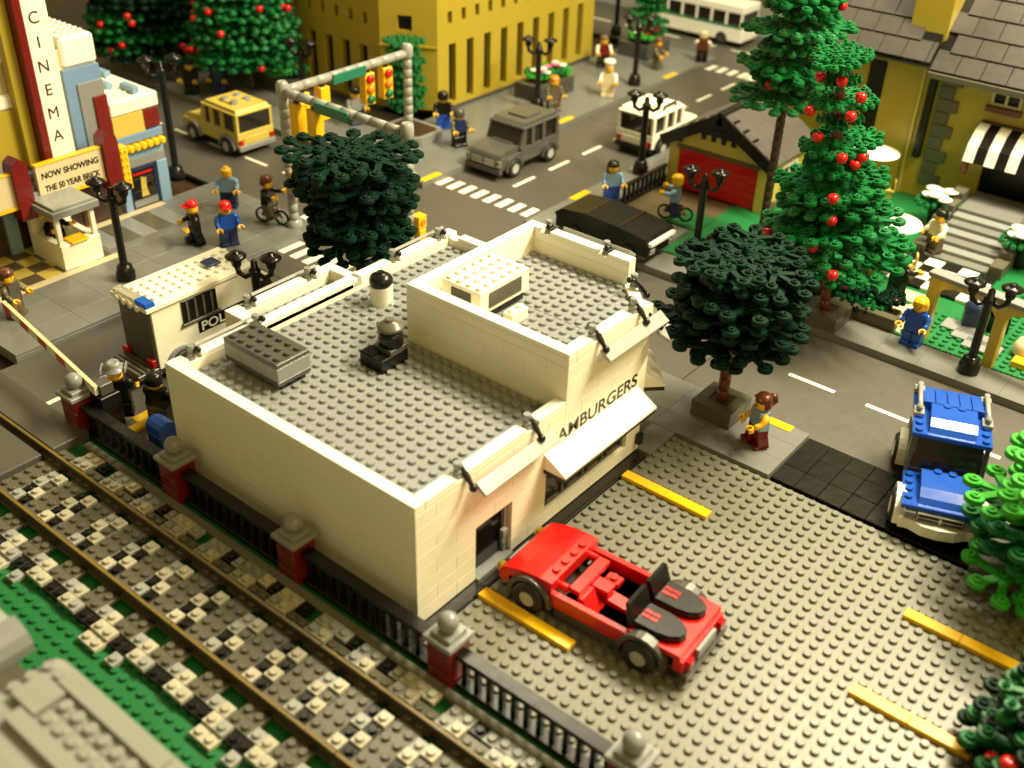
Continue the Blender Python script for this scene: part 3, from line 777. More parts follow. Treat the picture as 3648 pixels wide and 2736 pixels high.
# black car between the restaurant and the garage
bc = thing("black_car", "long glossy black car mostly hidden behind the restaurant's high roof", "car", (-24.6, 26.4, 0.8), 0)
MB().box(-6, 5.6, -2.5, 2.5, .6, 1.4, DGREY, .04).obj("chassis", bc)
MB().box(-6.4, 6.2, -2.6, 2.6, 1.2, 2.6, BLACK, .06).obj("body", bc)
MB().prism([(-6.3, 2.6), (6.0, 2.6), (6.3, 2.75), (5.8, 3.35), (2.4, 3.75), (-2.4, 3.95), (-5.6, 3.6), (-6.5, 2.9)], -2.75, 2.75, BLACK, 'y').obj("roof", bc)
for x in (2.35, -2.35): MB().box(x - .05, x + .05, -2.6, 2.6, 3.75, 3.98, DBROWN, 0).obj("roof_seam", bc)
MB().box(5.9, 6.6, -2.5, 2.5, 2.5, 2.95, TILEW, .05).obj("front_highlight", bc)  # white strip stands in for the bright reflection on the black front edge
for s_ in (-1, 1): MB().box(6.2, 6.5, s_ * 1.9 - .45, s_ * 1.9 + .45, 1.5, 2.1, TCLEAR, .05).obj("headlight", bc)
for (x, s_) in ((-3.8, -1), (-3.8, 1), (3.6, -1), (3.6, 1)): wheel(bc, x, s_ * 2.6, 1.0, 1.0, .9, .55, CHROME, s_)

# police van
pv = thing("police_van", "white police van with studded roof and blue lights behind the restaurant", "van", (-42.3, -17.3, 0), 90)
MB().box(-7.0, 9, -2.3, 2.3, .7, 1.3, DGREY, .04).box(-9.0, -6.8, -2.4, 2.4, 1.0, 1.5, DGREY, .04).obj("chassis", pv)
for k in range(4): MB().box(-8.9 + .5 * k, -8.6 + .5 * k, -2.3, 2.3, 1.5, 1.66, OGREY, 0).obj("rear_step", pv)
MB().box(-6.7, 4.6, -2.45, 2.45, 1.3, 7.4, WHITE, .04).obj("body", pv)
MB().box(-6.95, -6.71, -2.2, 2.2, 1.6, 7.2, DGREY, .04).obj("rear_door", pv)
b = MB().box(-7.3, 4.8, -2.75, 2.75, 7.42, 7.82, WHITE, .03); b.studs(-6, 5, -2, 2, 7.82, TILEW, 12)
for k in range(4): b.lathe(-1.5 + k, 7.62, [(.3, -7.5), (.3, -7.3)], WHITE, 12, 'x')
b.obj("roof", pv)
MB().prism([(-7.2, 7.83), (-6.2, 7.83), (-6.3, 8.25), (-7.2, 8.25)], -.9, 2.4, TCLEAR, 'y').obj("rear_light", pv)
MB().prism([(-7.2, 7.83), (-6.2, 7.83), (-6.3, 8.3), (-7.2, 8.3)], -2.6, -1.0, TBLUE, 'y').obj("blue_light", pv)
MB().box(1.2, 2.6, -.6, .8, 8.03, 8.25, NAVY, .03).obj("roof_hatch", pv)
wdo = MB().box(-3.6, .2, -2.6, -2.44, 4.85, 7.1, BLACK, .02).obj("window", pv)
for k in range(4): MB().box(-3.2 + .9 * k, -2.98 + .9 * k, -2.68, -2.6, 5.0, 6.95, OGREY, 0).obj("window_bar", wdo)
MB().box(-3.8, .4, -2.75, -2.44, 4.6, 4.85, OGREY, .02).obj("sill", pv)
MB().box(-2.1, 3.8, -2.52, -2.44, 3.15, 4.5, BLACK, .02).obj("name_panel", pv)
text("POLICE", pv, 1.3, (-1.85, -2.54, 3.35), (90, 0, 0), TILEW, "lettering", .01, 1.15)
MB().box(4.6, 8.6, -2.45, 2.45, 1.3, 3.2, WHITE, .05).prism([(4.6, 3.2), (7.6, 3.2), (6.6, 5.6), (4.6, 5.6)], -2.4, 2.4, GLASS, 'y').box(4.5, 6.6, -2.45, 2.45, 5.6, 6.0, WHITE, .04).obj("cab", pv)
MB().box(6.7, 8.5, -2.3, 2.3, 3.21, 3.5, DGREY, .04).obj("bonnet", pv)
for s_ in (-1, 1): MB().box(-7.35, -6.95, s_ * 1.9 - .45, s_ * 1.9 + .45, 1.7, 2.4, TRED, .05).obj("tail_light", pv)
for (x, s_) in ((-4.4, -1), (-4.4, 1), (6.2, -1), (6.2, 1)):
    arch(LGREY, 1.7, .6, 12, .3).obj("wheel_arch", pv, (x, s_ * 2.5, 1.1))
    wheel(pv, x, s_ * 2.45, 1.2, 1.2, 1.0, .62, CHROME, s_)

# coach on the far street
bs = thing("coach", "white coach with a green stripe on the far street", "bus", (-64.5, 110.5, 0), 0)
MB().box(-11, 11, -2.9, 2.9, 1.0, 3.4, TILEW, .08).box(-11, 11, -2.9, 2.9, 5.9, 7.2, TILEW, .1).obj("body", bs)
MB().box(-10.9, 10.9, -2.95, 2.95, 3.4, 3.75, TEAL, .02).obj("stripe", bs)
MB().box(-10.8, 10.8, -2.75, 2.75, 3.75, 5.9, GLASS, .02).obj("windows", bs)
for k in range(8):
    for s_ in (-1, 1): MB().box(-10.9 + 3.05 * k, -10.5 + 3.05 * k, s_ * 2.8 - .12, s_ * 2.8 + .12, 3.76, 5.9, TILEW, 0).obj("pillar", bs)
MB().box(-10.8, 10.8, -2.6, 2.6, .5, 1.0, BLACK, 0).obj("chassis", bs)
for (x, s_) in ((-7, -1), (-7, 1), (7, -1), (7, 1)): wheel(bs, x, s_ * 2.5, 1.2, 1.2, 1.0, .62, DGREY, s_)
OFF = HOME

# train in the bottom corner
tn = thing("train_carriage", "pale grey train roof with rows of studs at the picture's bottom corner", "train", (0, 0, 0), 0)
MB().box(-5.6, 40, -63.2, -53.0, .6, 9.6, LGREY, .1).obj("body", tn)
b = MB()
prof = [(-64.0, 9.7), (-52.0, 9.7), (-52.0, 10.3), (-52.12, 10.8), (-52.4, 11.12), (-52.8, 11.2), (-63.2, 11.2), (-63.7, 11.0), (-64.0, 10.3)]
b.prism(prof, -6.1, 40, SIGNG, 'x')
cap = [(40, -64), (40, -52.0)]
for k in range(7):
    a0, a1 = math.pi / 2 * k / 7, math.pi / 2 * (k + 1) / 7
    x0, x1 = -6.1 - .95 * math.sin(a0), -6.1 - .95 * math.sin(a1); ins = .6 * (1 - math.cos(a1)); dz = .75 * (1 - math.cos(a1))
    b.prism([(min(max(y, -64 + ins), -52 - ins), z - (dz if z > 10.5 else 0)) for y, z in prof], x1 + .001, x0, SIGNG, 'x')
for (x, y) in ((-6.2, -53.05), (-6.28, -54.02), (-6.3, -54.98), (-6.32, -55.95), (-6.32, -57.0), (-5.2, -53.02)): b.lathe(x, y, [(.33, 11.1), (.33, 11.4), (.3, 11.43)], SIGNG, 18)
b.obj("roof", tn)
for (x0, x1, y0, y1) in ((-5.85, -3.7, -55.42, -53.55), (-4.75, 3.7, -53.5, -52.45), (-4.7, 14, -56.45, -55.48), (3.75, 14, -53.5, -52.45), (-4.7, 14, -58.9, -57.4)):
    place(boxmesh("tile", x1 - x0 - .03, y1 - y0 - .03, .42, SIGNG, .05), "roof_tile", tn, (x0, y0, 11.21))
for r_ in range(2):
    for k in range(12):
        place(boxmesh("plate", 1.06, .94, .1, SIGNG, .02), "roof_plate", tn, (-3.66 + 1.09 * k, -55.44 + .98 * r_, 11.21))
        place(cached("roof_stud", lambda: MB().lathe(0, 0, [(.35, 0), (.35, .2), (.31, .24)], SIGNG, 18)), "roof_stud", tn, (-3.12 + 1.09 * k, -54.97 + .98 * r_, 11.31))
lo = thing("train_carriage", "darker grey train end with a rounded roof edge at the picture's left border", "train", (0, 0, 0), 0)
MB().box(-40, -8.8, -63, -53.2, .6, 9.0, OGREY, .1).obj("body", lo)
b = MB().prism([(-63.5, 9.0), (-52.0, 9.0), (-52.0, 9.8), (-52.3, 10.4), (-53.0, 10.7), (-63, 10.7)], -40, -11.6, SIGNG, 'x')
b.prism([(-11.6, 9.0), (-10.0, 9.0), (-10.0, 9.6), (-10.3, 10.2), (-10.9, 10.6), (-11.6, 10.7)], -63.5, -52.1, LGREY, 'y'); b.studs(-16, -12, -56, -53, 10.7, SIGNG, 14)
b.obj("roof", lo)
MB().lathe(-55.6, 7.6, [(1.3, -8.8), (1.3, -8.4), (.9, -8.2)], DBROWN, 18, 'x').obj("end_window", lo)
MB().box(-8.75, -5.4, -59, -55, .6, 4.0, BLACK, .1).obj("coupling", lo)

# ================================================================== TOY FIGURES
def person(lab, loc, rz, legs, torso, arms=None, hair=None, hcol=None, walk=0, arm_a=(25, 25), sit=False, hip=None, skin=None, seat_z=0):
    """one continuous toy body (front towards +x), hair or hat as a child"""
    skin = skin or SKIN; arms = arms or torso; hip = hip or legs
    b = MB()
    for s_ in (-1, 1):                       # legs
        b.xf = Matrix.Translation((0, 0, 1.62)) @ Matrix.Rotation(R(-90 if sit else walk * s_), 4, 'Y')
        b.box(-.48, .48, s_ * .5 - .47, s_ * .5 + .47, -1.62, -.25, legs, .05).box(-.48, .78, s_ * .5 - .47, s_ * .5 + .47, -1.62, -1.2, legs, .05)
        b.lathe(0, 0, [(.46, s_ * .5 - .47), (.46, s_ * .5 + .47)], legs, 14, 'y')
    b.xf = None
    b.box(-.46, .46, -.98, .98, 1.62, 2.02, hip, .04)
    # torso: tapering trapezium
    vs = [(x * k, y, z) for z, yy, k in ((2.0, .98, 1), (3.66, .74, .95)) for x in (-.47, .47) for y in (-yy, yy)]
    b.add(vs, [(0, 1, 3, 2), (4, 6, 7, 5), (0, 4, 5, 1), (2, 3, 7, 6), (0, 2, 6, 4), (1, 5, 7, 3)], torso)
    for s_, aa in ((-1, arm_a[0]), (1, arm_a[1])):
        sh = Vector((0, s_ * .84, 3.34)); el = sh + Vector((math.sin(R(aa)) * .62, s_ * .30, -math.cos(R(aa)) * .72))
        wr = el + Vector((math.sin(R(aa + 38)) * .66, s_ * .04, -math.cos(R(aa + 38)) * .62))
        b.tube([sh + Vector((0, -s_ * .15, .1)), sh + Vector((0, s_ * .12, 0)), (sh + el) / 2 + Vector((0, s_ * .1, 0)), el, (el + wr) / 2, wr], [.24, .34, .33, .29, .27, .25], arms, 10)
        d = (wr - el).normalized()
        b.tube([wr, wr + d * .18], .15, skin, 8)
        b.xf = Matrix.Translation(wr + d * .42) @ d.to_track_quat('X', 'Y').to_matrix().to_4x4()
        n = 9; rg = [R(50 + 260 * k / n) for k in range(n + 1)]
        for k in range(n):
            q = [(.36 * math.cos(rg[k]), .36 * math.sin(rg[k])), (.36 * math.cos(rg[k + 1]), .36 * math.sin(rg[k + 1])), (.21 * math.cos(rg[k + 1]), .21 * math.sin(rg[k + 1])), (.21 * math.cos(rg[k]), .21 * math.sin(rg[k]))]
            b.prism(q, -.2, .2, skin, 'y')
        b.xf = None
    b.cyl(0, 0, 3.64, 3.82, .34, skin, 14)
    b.lathe(0, 0, [(.44, 3.8), (.6, 3.9), (.64, 4.02), (.64, 4.62), (.58, 4.76), (.42, 4.84), (.3, 4.85), (.3, 5.02), (.27, 5.05)], skin, 18)
    for s_ in (-1, 1):                       # printed face
        b.lathe(s_ * .2, 4.42, [(.075, .585), (.075, .63)], BLACK, 8, 'x')
    for k in range(5):
        a = R(-52 + 26 * k); b.box(.6, .648, math.sin(a) * .24 - .05, math.sin(a) * .24 + .05, 4.2 - math.cos(a) * .12, 4.25 - math.cos(a) * .12, BLACK, 0)
    zz = -1.14 if sit else 0
    o = b.obj("person", None, (loc[0], loc[1], loc[2] + (zz if sit else 0)), rz)
    tag(o, lab, "person")
    if hair:
        h = MB(); hc = hcol or BLACK
        if hair in ('short', 'bob', 'long', 'tail'):
            h.lathe(-.04, 0, [(.66, 4.45), (.72, 4.6), (.7, 4.85), (.58, 5.08), (.3, 5.2), (.02, 5.22)], hc, 16)
            lo = {'short': 4.2, 'bob': 4.0, 'long': 3.3, 'tail': 4.0}[hair]
            h.prism([(x, y) for x, y in [(.12, -.72), (.12, .72), (-.3, .74), (-.62, .5), (-.76, 0), (-.62, -.5), (-.3, -.74)]], lo, 4.6, hc, 'z')
            h.box(.3, .66, -.5, .5, 4.68, 4.95, hc, .08)
            if hair == 'tail': h.tube([(-.6, 0, 4.9), (-.95, 0, 4.8), (-1.1, 0, 4.3), (-1.0, 0, 3.9)], [.25, .32, .26, .08], hc, 10)
        elif hair == 'cap':
            h.lathe(0, 0, [(.68, 4.55), (.7, 4.75), (.6, 5.05), (.3, 5.2), (.02, 5.22)], hc, 18).prism([(.4, -.6), (1.0, -.48), (1.22, 0), (1.0, .48), (.4, .6)], 4.56, 4.68, hc, 'z')
        elif hair == 'stetson':
            h.lathe(0, 0, [(1.02, 4.7), (1.05, 4.78), (.66, 4.8), (.62, 5.15), (.5, 5.42), (.3, 5.36), (.02, 5.3)], hc, 20)
            for s_ in (-1, 1): h.prism([(-.8, 4.72), (.8, 4.72), (.6, 5.0), (-.6, 5.0)], s_ * .98 - .06, s_ * .98 + .06, hc, 'y')
        elif hair == 'chef':
            h.lathe(0, 0, [(.62, 4.6), (.62, 4.95), (.9, 5.15), (.92, 5.45), (.7, 5.65), (.02, 5.7)], hc, 18)
        elif hair == 'helmet':
            h.lathe(0, 0, [(.74, 4.1), (.8, 4.5), (.74, 4.95), (.5, 5.2), (.02, 5.28)], hc, 18)
        elif hair == 'police':
            h.lathe(0, 0, [(.66, 4.55), (.68, 4.8), (.84, 5.05), (.8, 5.2), (.02, 5.28)], hc, 18).prism([(.4, -.55), (.95, -.4), (1.05, 0), (.95, .4), (.4, .55)], 4.55, 4.63, hc, 'z')
        h.obj({'cap': "cap", 'stetson': "hat", 'chef': "hat", 'helmet': "helmet", 'police': "cap"}.get(hair, "hair"), o)
    return o
G8 = 0.4                                     # pavement top
def pp(x, y): return (x - .37, y + .47, G8)
LB = SANDB
person("woman with red-brown ponytail, light blue top and dark red trousers on the near pavement", pp(6.7, 2.7), 232, DRED, LB, SKIN, 'tail', BROWN, 12, (15, 40))
person("person with blonde bowl hair in blue overalls beside the low garden wall", pp(10.2, 28.0), 268, BLUE, BLUE, BLUE, 'bob', YEL, 0)
person("person with long black hair and blue shirt by the black railing", pp(-31.8, 36.3), -40, BLUE, LB, LB, 'long', BLACK, 0)
person("person in black with a red cap walking past the cinema", pp(-59.4, -5.2), 250, BLACK, BLACK, BLACK, 'cap', RED, 14, (30, 30))
person("person in a blue top and red cap behind the police van", pp(-56.6, -2.9), -20, NAVY, BLUE, BLUE, 'cap', RED, 0)
person("bare-headed yellow figure in a light blue shirt at the cinema corner", pp(-64.6, 3.6), -50, NAVY, LB, LB, None)
person("person in black with blue trousers and dark helmet at the tan building's corner", pp(-64.0, 40.9), -40, BLUE, BLACK, BLACK, 'helmet', BLACK)
person("person in dark green with grey helmet at the kerb by the grey car", pp(-57.7, 37.2), -20, BLACK, NAVY, OLIVE, 'helmet', DGREY)
person("person in brown beside the flower planter", pp(-57.0, 57.5), -30, OLIVE, OLIVE, OLIVE, 'short', ORANGE)
person("cook all in white with a tall chef's hat on the far pavement", pp(-54.8, 68.4), -60, CREAM, CREAM, TILEW, 'chef', TILEW)
person("person in a dark red waistcoat with white sleeves near the tan building's far end", pp(-63.9, 80.0), -40, BLACK, DRED, TILEW, 'short', OLIVE)
person("person in brown standing by the far planter", pp(-56.9, 85.5), 10, OLIVE, OLIVE, OLIVE, 'short', BROWN)
person("person with white sleeves and dark trousers near the far crossing", pp(-53.4, 94.0), 120, BLACK, BROWN, TILEW, 'short', CREAM)
person("person in black in front of the bank trees, nearer the cinema", pp(-100.8, 25.5), -60, BLACK, BLACK, BLACK, 'short', BLACK)
person("person in navy in front of the bank trees, nearer the yellow car", pp(-98.0, 28.6), -60, NAVY, NAVY, BLACK, 'short', BLACK)
person("grey uniformed officer behind the traffic lights", pp(-74.0, 33.5), -20, NAVY, LGREY, LGREY, 'police', BLACK)
person("person with brown hair at the left picture edge behind the barrier", pp(-59.3, -27.0), 30, OLIVE, DGREY, OLIVE, 'short', BROWN)
person("person in black with a pale grey cowboy hat by the barrier", pp(-37.0, -30.0), 140, BLACK, BLACK, BLACK, 'stetson', LGREY)
person("person with glossy black hair in a dark jacket at the restaurant's rear corner", pp(-33.4, -28.6), 110, OGREY, BLACK, BLACK, 'short', BLACK)
w = person("yellow-haired figure in light blue riding a red bicycle by the garage", (-23.4, 37.3, .95), -160, NAVY, LB, LB, 'short', YEL, 20, (60, 60))
person("person with brown hair in black riding a dark bicycle past the signal pole", pp(-57.6, 3.9)[:2] + (1.0,), 20, OLIVE, BLACK, BLACK, 'short', BROWN, 24, (60, 60))
person("waiter in black with dark hair in the café garden", (4.6, 36.9, 0.4), 60, BLACK, BLACK, BLACK, 'short', BLACK, 0, (60, 20))
person("guest in blue jeans at the café table by the tall tree", (-1.8, 40.4, 0.45), 130, NAVY, TAN, TAN, 'short', BROWN, 0, (40, 40))
person("guest in a cream top at the far side of the round white table", (-1.2, 46.0, 0.45), -50, OLIVE, CREAM, CREAM, 'short', ORANGE, 0, (50, 50))
person("guest standing by the stone steps of the café", (3.6, 50.2, 0.45), -120, OLIVE, CREAM, TILEW, 'short', BLACK)

# bicycles
def bicycle(lab, loc, rz, col):
    t = thing("bicycle", lab, "bicycle", loc, rz, "toy bicycles")
    for x in (-1.25, 1.25):
        w = MB(); n = 18
        for k in range(n):
            a0, a1 = 2 * math.pi * k / n, 2 * math.pi * (k + 1) / n
            w.prism([(.92 * math.cos(a0), .92 * math.sin(a0)), (.92 * math.cos(a1), .92 * math.sin(a1)), (.72 * math.cos(a1), .72 * math.sin(a1)), (.72 * math.cos(a0), .72 * math.sin(a0))], -.12, .12, BLACK, 'y')
        for k in range(4): w.tube([(.74 * math.cos(k * math.pi / 4), 0, .74 * math.sin(k * math.pi / 4)), (-.74 * math.cos(k * math.pi / 4), 0, -.74 * math.sin(k * math.pi / 4))], .03, LGREY, 5)
        w.obj("wheel", t, (x, 0, .93))
    MB().tube([(-1.25, 0, .93), (-.45, 0, 1.75), (.8, 0, 1.85), (1.25, 0, .93)], .11, col).tube([(-.45, 0, 1.75), (0, 0, .8), (.8, 0, 1.85)], .1, col).tube([(-1.25, 0, .93), (0, 0, .8)], .1, col).obj("frame", t)
    MB().tube([(.8, 0, 1.85), (.7, 0, 2.5)], .09, col).tube([(.5, -.6, 2.5), (.75, -.3, 2.55), (.75, .3, 2.55), (.5, .6, 2.5)], .09, col).obj("handlebar", t)
    MB().box(-.85, -.1, -.22, .22, 1.85, 2.02, BLACK, .04).tube([(-.45, 0, 1.6), (-.45, 0, 1.9)], .09, col).obj("saddle", t)
bicycle("red toy bicycle ridden by the yellow-haired figure", (-23.1, 37.1, .45), -160, RED)
bicycle("dark toy bicycle by the grey signal pole", pp(-57.2, 3.9), 20, DGREY)

# blue mailbox at the restaurant's rear wall
mb_ = thing("mailbox", "shiny blue curved mailbox behind the railing", "mailbox", (-29.6, -30.6, .42), 0)
MB().box(-.9, .9, -.9, .9, 0, 2.6, BLUE, .06).obj("body", mb_)
MB().prism([(-.9, 2.62), (.9, 2.62), (.9, 3.0), (.6, 3.5), (0, 3.8), (-.6, 3.7), (-.9, 3.4)], -.9, .9, BLUE, 'x').obj("lid", mb_)
tag(MB().box(0, .9, 0, 4.0, 0, .38, YEL, .04).obj("kerb_beam", None, (-35.0, -31.6, .42)), "yellow beam lying on the pavement by the cowboy", "beam")

# crossing barrier
br = thing("barrier", "red and white striped barrier arm raised over the level crossing road", "barrier", (-36.6, -31.2, .4), 0)
MB().box(-.9, .9, -.9, .9, 0, 3.6, BLACK, .05).box(-.6, .6, -.6, .6, 3.6, 4.6, DGREY, .05).obj("post", br)
p0, p1 = Vector((.3, -.8, 4.2)), Vector((-17.2, 1.2, 4.9))
n = 10
for k in range(n):
    a, c = p0.lerp(p1, k / n), p0.lerp(p1, (k + 1) / n); b = MB(); d = (c - a)
    b.xf = Matrix.Translation(a) @ d.to_track_quat('X', 'Z').to_matrix().to_4x4()
    b.box(0.01, d.length - .01, -.16, .16, -.5, .32, (DRED if False else RED) if k % 2 else TILEW, .03); b.box(0.01, d.length - .01, -.18, .18, .33, .42, CREAM, 0)
    b.obj("arm_section", br)

# ================================================================== TREES
def leaf_mb(m):
    """flat toy leaf plate: short arms ending in round studs"""
    b = MB(); rr = random.Random(3)
    arms = [((0, 0), (2.2, 0)), ((2.2, 0), (5.2, .1)), ((1.2, 0), (2.2, 2.2)), ((1.2, 0), (2.0, -2.2)), ((3.2, 0), (4.6, 1.9)), ((3.2, 0), (4.4, -2.0)), ((2.2, 2.2), (3.4, 2.8)), ((2.0, -2.2), (3.3, -2.9)), ((0, 0), (.3, 1.6)), ((0, 0), (.4, -1.6))]
    for (p, q) in arms:
        d = Vector((q[0] - p[0], q[1] - p[1], 0)); L = d.length; n = Vector((-d.y, d.x, 0)) / L * .26
        P = Vector((*p, 0)); Q = Vector((*q, 0))
        b.prism([tuple((P + n)[:2]), tuple((P - n)[:2]), tuple((Q - n)[:2]), tuple((Q + n)[:2])], .06, .34, m, 'z')
    for (x, y) in {a[1] for a in arms} | {(0, 0), (3.2, 0), (1.2, 0)}:
        b.lathe(x, y, [(.6, 0), (.62, .1), (.62, .3), (.56, .4)], m, 10)
        b.lathe(x, y, [(.3, .4), (.3, .58), (.17, .58), (.15, .44)], m, 8)
    return b
def leaf(m): return cached(("leaf", m.name), lambda: leaf_mb(m))
def tree(name, lab, loc, rf, z0, z1, mats, trunk=BROWN, tr=.5, dz=1.0, per=6, seed=1, fruit=0, fcol=RED, group="toy trees", lean=None, lsc=1.0, jit=.7):
    """rf(z): crown radius; leaves are separate plates in layers round the trunk"""
    rr = random.Random(seed)
    t = thing(name, lab, "tree", loc, 0, group)
    if lean: t.rotation_euler = (lean[0], lean[1], 0)
    b = MB(); z = 0
    while z < z0 + (z1 - z0) * .8:
        b.lathe(0, 0, [(tr * .9, z), (tr, z + .1), (tr, z + 1.05), (tr * .86, z + 1.15)], trunk, 12); z += 1.2
    b.obj("trunk", t)
    cr = MB().lathe(0, 0, [(tr * .7, z0), (tr * .7, z1 - .4), (tr * .3, z1)], mats[-1], 8)
    c = cr.obj("crown", t)
    z = z0; k = 0; L = 5.4; LS = lsc
    while z < z1:
        r = rf(z); a0 = rr.uniform(0, 6.28)
        n = max(3, int(round(per * min(1, .5 + r / 12))))
        for i in range(n):
            a = a0 + 2 * math.pi * i / n + rr.uniform(-.25, .25)
            sc = min(lsc, r / L); off = max(0, r - L * sc) + rr.uniform(-jit, jit * .8)
            o = place(leaf(rr.choice(mats)), "leaf", c, (off * math.cos(a), off * math.sin(a), z + rr.uniform(-.16, .16)))
            o.rotation_euler = (rr.uniform(-.07, .07), rr.uniform(-.06, .10), a); o.scale = (sc, sc * rr.uniform(.9, 1.1), 1.0)
        if r > 6.2:
            for i in range(3):
                a = rr.uniform(0, 6.28); o = place(leaf(rr.choice(mats)), "leaf", c, (rr.uniform(0, .6), rr.uniform(0, .6), z + rr.uniform(0, .8))); o.rotation_euler = (0, rr.uniform(0, .2), a); o.scale = (.8, .8, 1)
        z += dz * rr.uniform(.9, 1.1); k += 1
    for i in range(fruit):
        z = rr.uniform(z0, z1 - 1.5); a = rr.uniform(-2.6, .6); r = rf(z) * rr.uniform(.85, 1.05)
        place(cached(("fruit", fcol.name), lambda: MB().lathe(0, 0, [(.12, -.5), (.42, -.36), (.52, 0), (.46, .3), (.25, .42), (.02, .36)], fcol, 12)), "fruit", c, (r * math.cos(a), r * math.sin(a), z))
    return t
def planter(lab, loc, w, h, m=OGREY, grp="square tree planters"):
    t = thing("planter", lab, "planter", loc, 0, grp)
    for k in range(int(h / .8 + .5)):
        for (x0, x1, y0, y1) in ((-w, w - 1, -w, -w + 1), (w - 1, w, -w, w - 1), (-w + 1, w, w - 1, w), (-w, -w + 1, -w + 1, w)):
            place(boxmesh("brick", x1 - x0 - .02, y1 - y0 - .02, .78, m, .03), "brick", t, (x0 + .01, y0 + .01, .01 + .8 * k))
    MB().box(-w + 1, w - 1, -w + 1, w - 1, 0, h - .1, DBROWN, 0).obj("soil", t)
    return t
planter("square grey planter of the dark tree beside the restaurant", (1.6, 5.3, .4), 1.95, 1.6)
tree("street_tree", "dark green round tree on a brown trunk in front of the cross road", (1.6, 5.3, .5), lambda z: 6.2 - .42 * max(0, abs(z - 11.0) - 1.6), 7.9, 16.3, [FGREEN], BROWN, .52, 1.2, 6, 11, lsc=1.1, jit=1.5)
tree("street_tree", "dark green round tree behind the restaurant's rear parapet", (-34.8, -3.2, .42), lambda z: 5.5 + .5 * math.sin(z * 2.3), 8.0, 17.6, [FGREEN], DBROWN, .52, 1.25, 5, 23, lsc=1.1, jit=1.2)
planter("square grey planter of the tall fruit tree by the garden wall", (1.3, 26.9, .4), 1.95, 1.6)
tree("fruit_tree", "tallest bright green tree with red fruit by the garden wall", (1.3, 26.9, .5), lambda z: max(2.4, 7.6 - (z - 8) * .40) + .8 * math.sin(z * 1.7), 7.4, 27, [MGREEN, MGREEN, GREEN, MGREEN, MGREEN], BROWN, .5, 2.0, 6, 5, 16, lean=(R(4.6), R(-5.6)))
tree("fruit_tree", "bright green tree rising behind the red garage", (-13.0, 40.0, .4), lambda z: 5.2 - (z - 16) * .08 + .9 * math.sin(z * 1.9), 17, 33, [GREEN, MGREEN, MGREEN], DBROWN, .5, 1.7, 6, 9, 4)
tree("fruit_tree", "green tree with red fruit behind the yellow car", (-96.5, 33.5, .4), lambda z: 8.2 - .3 * max(0, z - 10), 5, 19, [MGREEN, GREEN], DBROWN, .5, 1.4, 7, 31, 14)
tree("fruit_tree", "low green tree with red fruit behind the cinema roof", (-116, 29, .4), lambda z: 8.5 - .3 * max(0, z - 9), 3, 15, [MGREEN, FGREEN], DBROWN, .5, 1.5, 7, 37, 12)
tree("fruit_tree", "shaded green tree at the top edge left of the tan building", (-112, 42, .4), lambda z: 8.0 - .3 * max(0, z - 12), 6, 22, [FGREEN, MGREEN], DBROWN, .5, 1.5, 7, 38, 8)
tree("climbing_plant", "bright green leafy climber at the tan building's cut corner", (-70.2, 40.2, .4), lambda z: 2.6, 2, 11.5, [GREEN], DBROWN, .3, 1.3, 5, 41)
tree("street_tree", "light green tree at the right picture edge beside the lot", (31.6, 2.0, .3), lambda z: 6.6 - .35 * max(0, abs(z - 7) - 3), 1.8, 12.0, [BGREEN, BGREEN, MGREEN], BROWN, .5, 2.1, 5, 51, lsc=1.5, jit=1.6)
tree("leafy_bush", "dark green bush with red fruit in the bottom right corner", (36.4, -14.8, 0.2), lambda z: 5.4 - .4 * max(0, z - 3), .6, 6.0, [FGREEN, FGREEN, MGREEN], DBROWN, .4, 1.3, 6, 61, 6)
tree("young_tree", "small green tree by the far planter and lamp", (-63.5, 92.5, .4), lambda z: 2.9, 5.5, 13, [GREEN, MGREEN], DBROWN, .35, 1.3, 5, 71)

# ================================================================== STREET LAMPS AND TRAFFIC SIGNALS
def street_lamp(lab, loc, rz=45, h=9.6, n=2):
    t = thing("street_lamp", lab, "street lamp", loc, rz, "black street lamps")
    MB().lathe(0, 0, [(.98, 0), (1.0, .1), (1.0, .9), (.85, 1.1), (.8, 1.6), (.5, 1.75)], BLACK, 16).obj("base", t)
    MB().lathe(0, 0, [(.42, 1.7), (.42, h - 2.2), (.55, h - 2.0), (.55, h - 1.6), (.35, h - 1.5), (.3, h - .8), (.1, h - .6)], BLACK, 14).obj("post", t)
    for k in range(n):
        a = math.pi * 2 * k / n; c, s_ = math.cos(a), math.sin(a)
        ar = MB().tube([(c * .2, s_ * .2, h - 2.0), (c * .9, s_ * .9, h - 2.4), (c * 1.5, s_ * 1.5, h - 2.0), (c * 1.6, s_ * 1.6, h - 1.2)], [.24, .24, .26, .3], BLACK, 10)
        o = ar.obj("arm", t)
        MB().lathe(c * 1.6, s_ * 1.6, [(.42, h - 1.3), (.5, h - .9), (.42, h - .55), (.98, h - .45), (1.0, h - .3), (.7, h - .1), (.3, h - .02), (.3, h + .15), (.02, h + .16)], BLACK, 16).obj("lamp_head", o)
    return t
def tp(x, y): return (x - .37, y + .47, .4)
street_lamp("black twin lamp on the right-hand pavement by the garden arch", tp(16.4, 26.7), 20)
street_lamp("black lamp before the cinema ticket booth", tp(-58.0, -15.3), 200, 11.0)
street_lamp("black twin lamp behind the police van", (-36.6, -14.6, .4), 35, 10.2)
street_lamp("black twin lamp in front of the white estate car", tp(-34.0, 46.2), 30, 10.8)
street_lamp("black twin lamp in front of the red garage door", (-16.4, 30.8, .4), 20, 10.4)
street_lamp("tall black lamp at the cinema's far corner", tp(-76.0, 4.4), 60, 15.5)
street_lamp("black lamp at the flower planter beside the tan building", (-59.4, 56.6, .4), 30, 10.6)
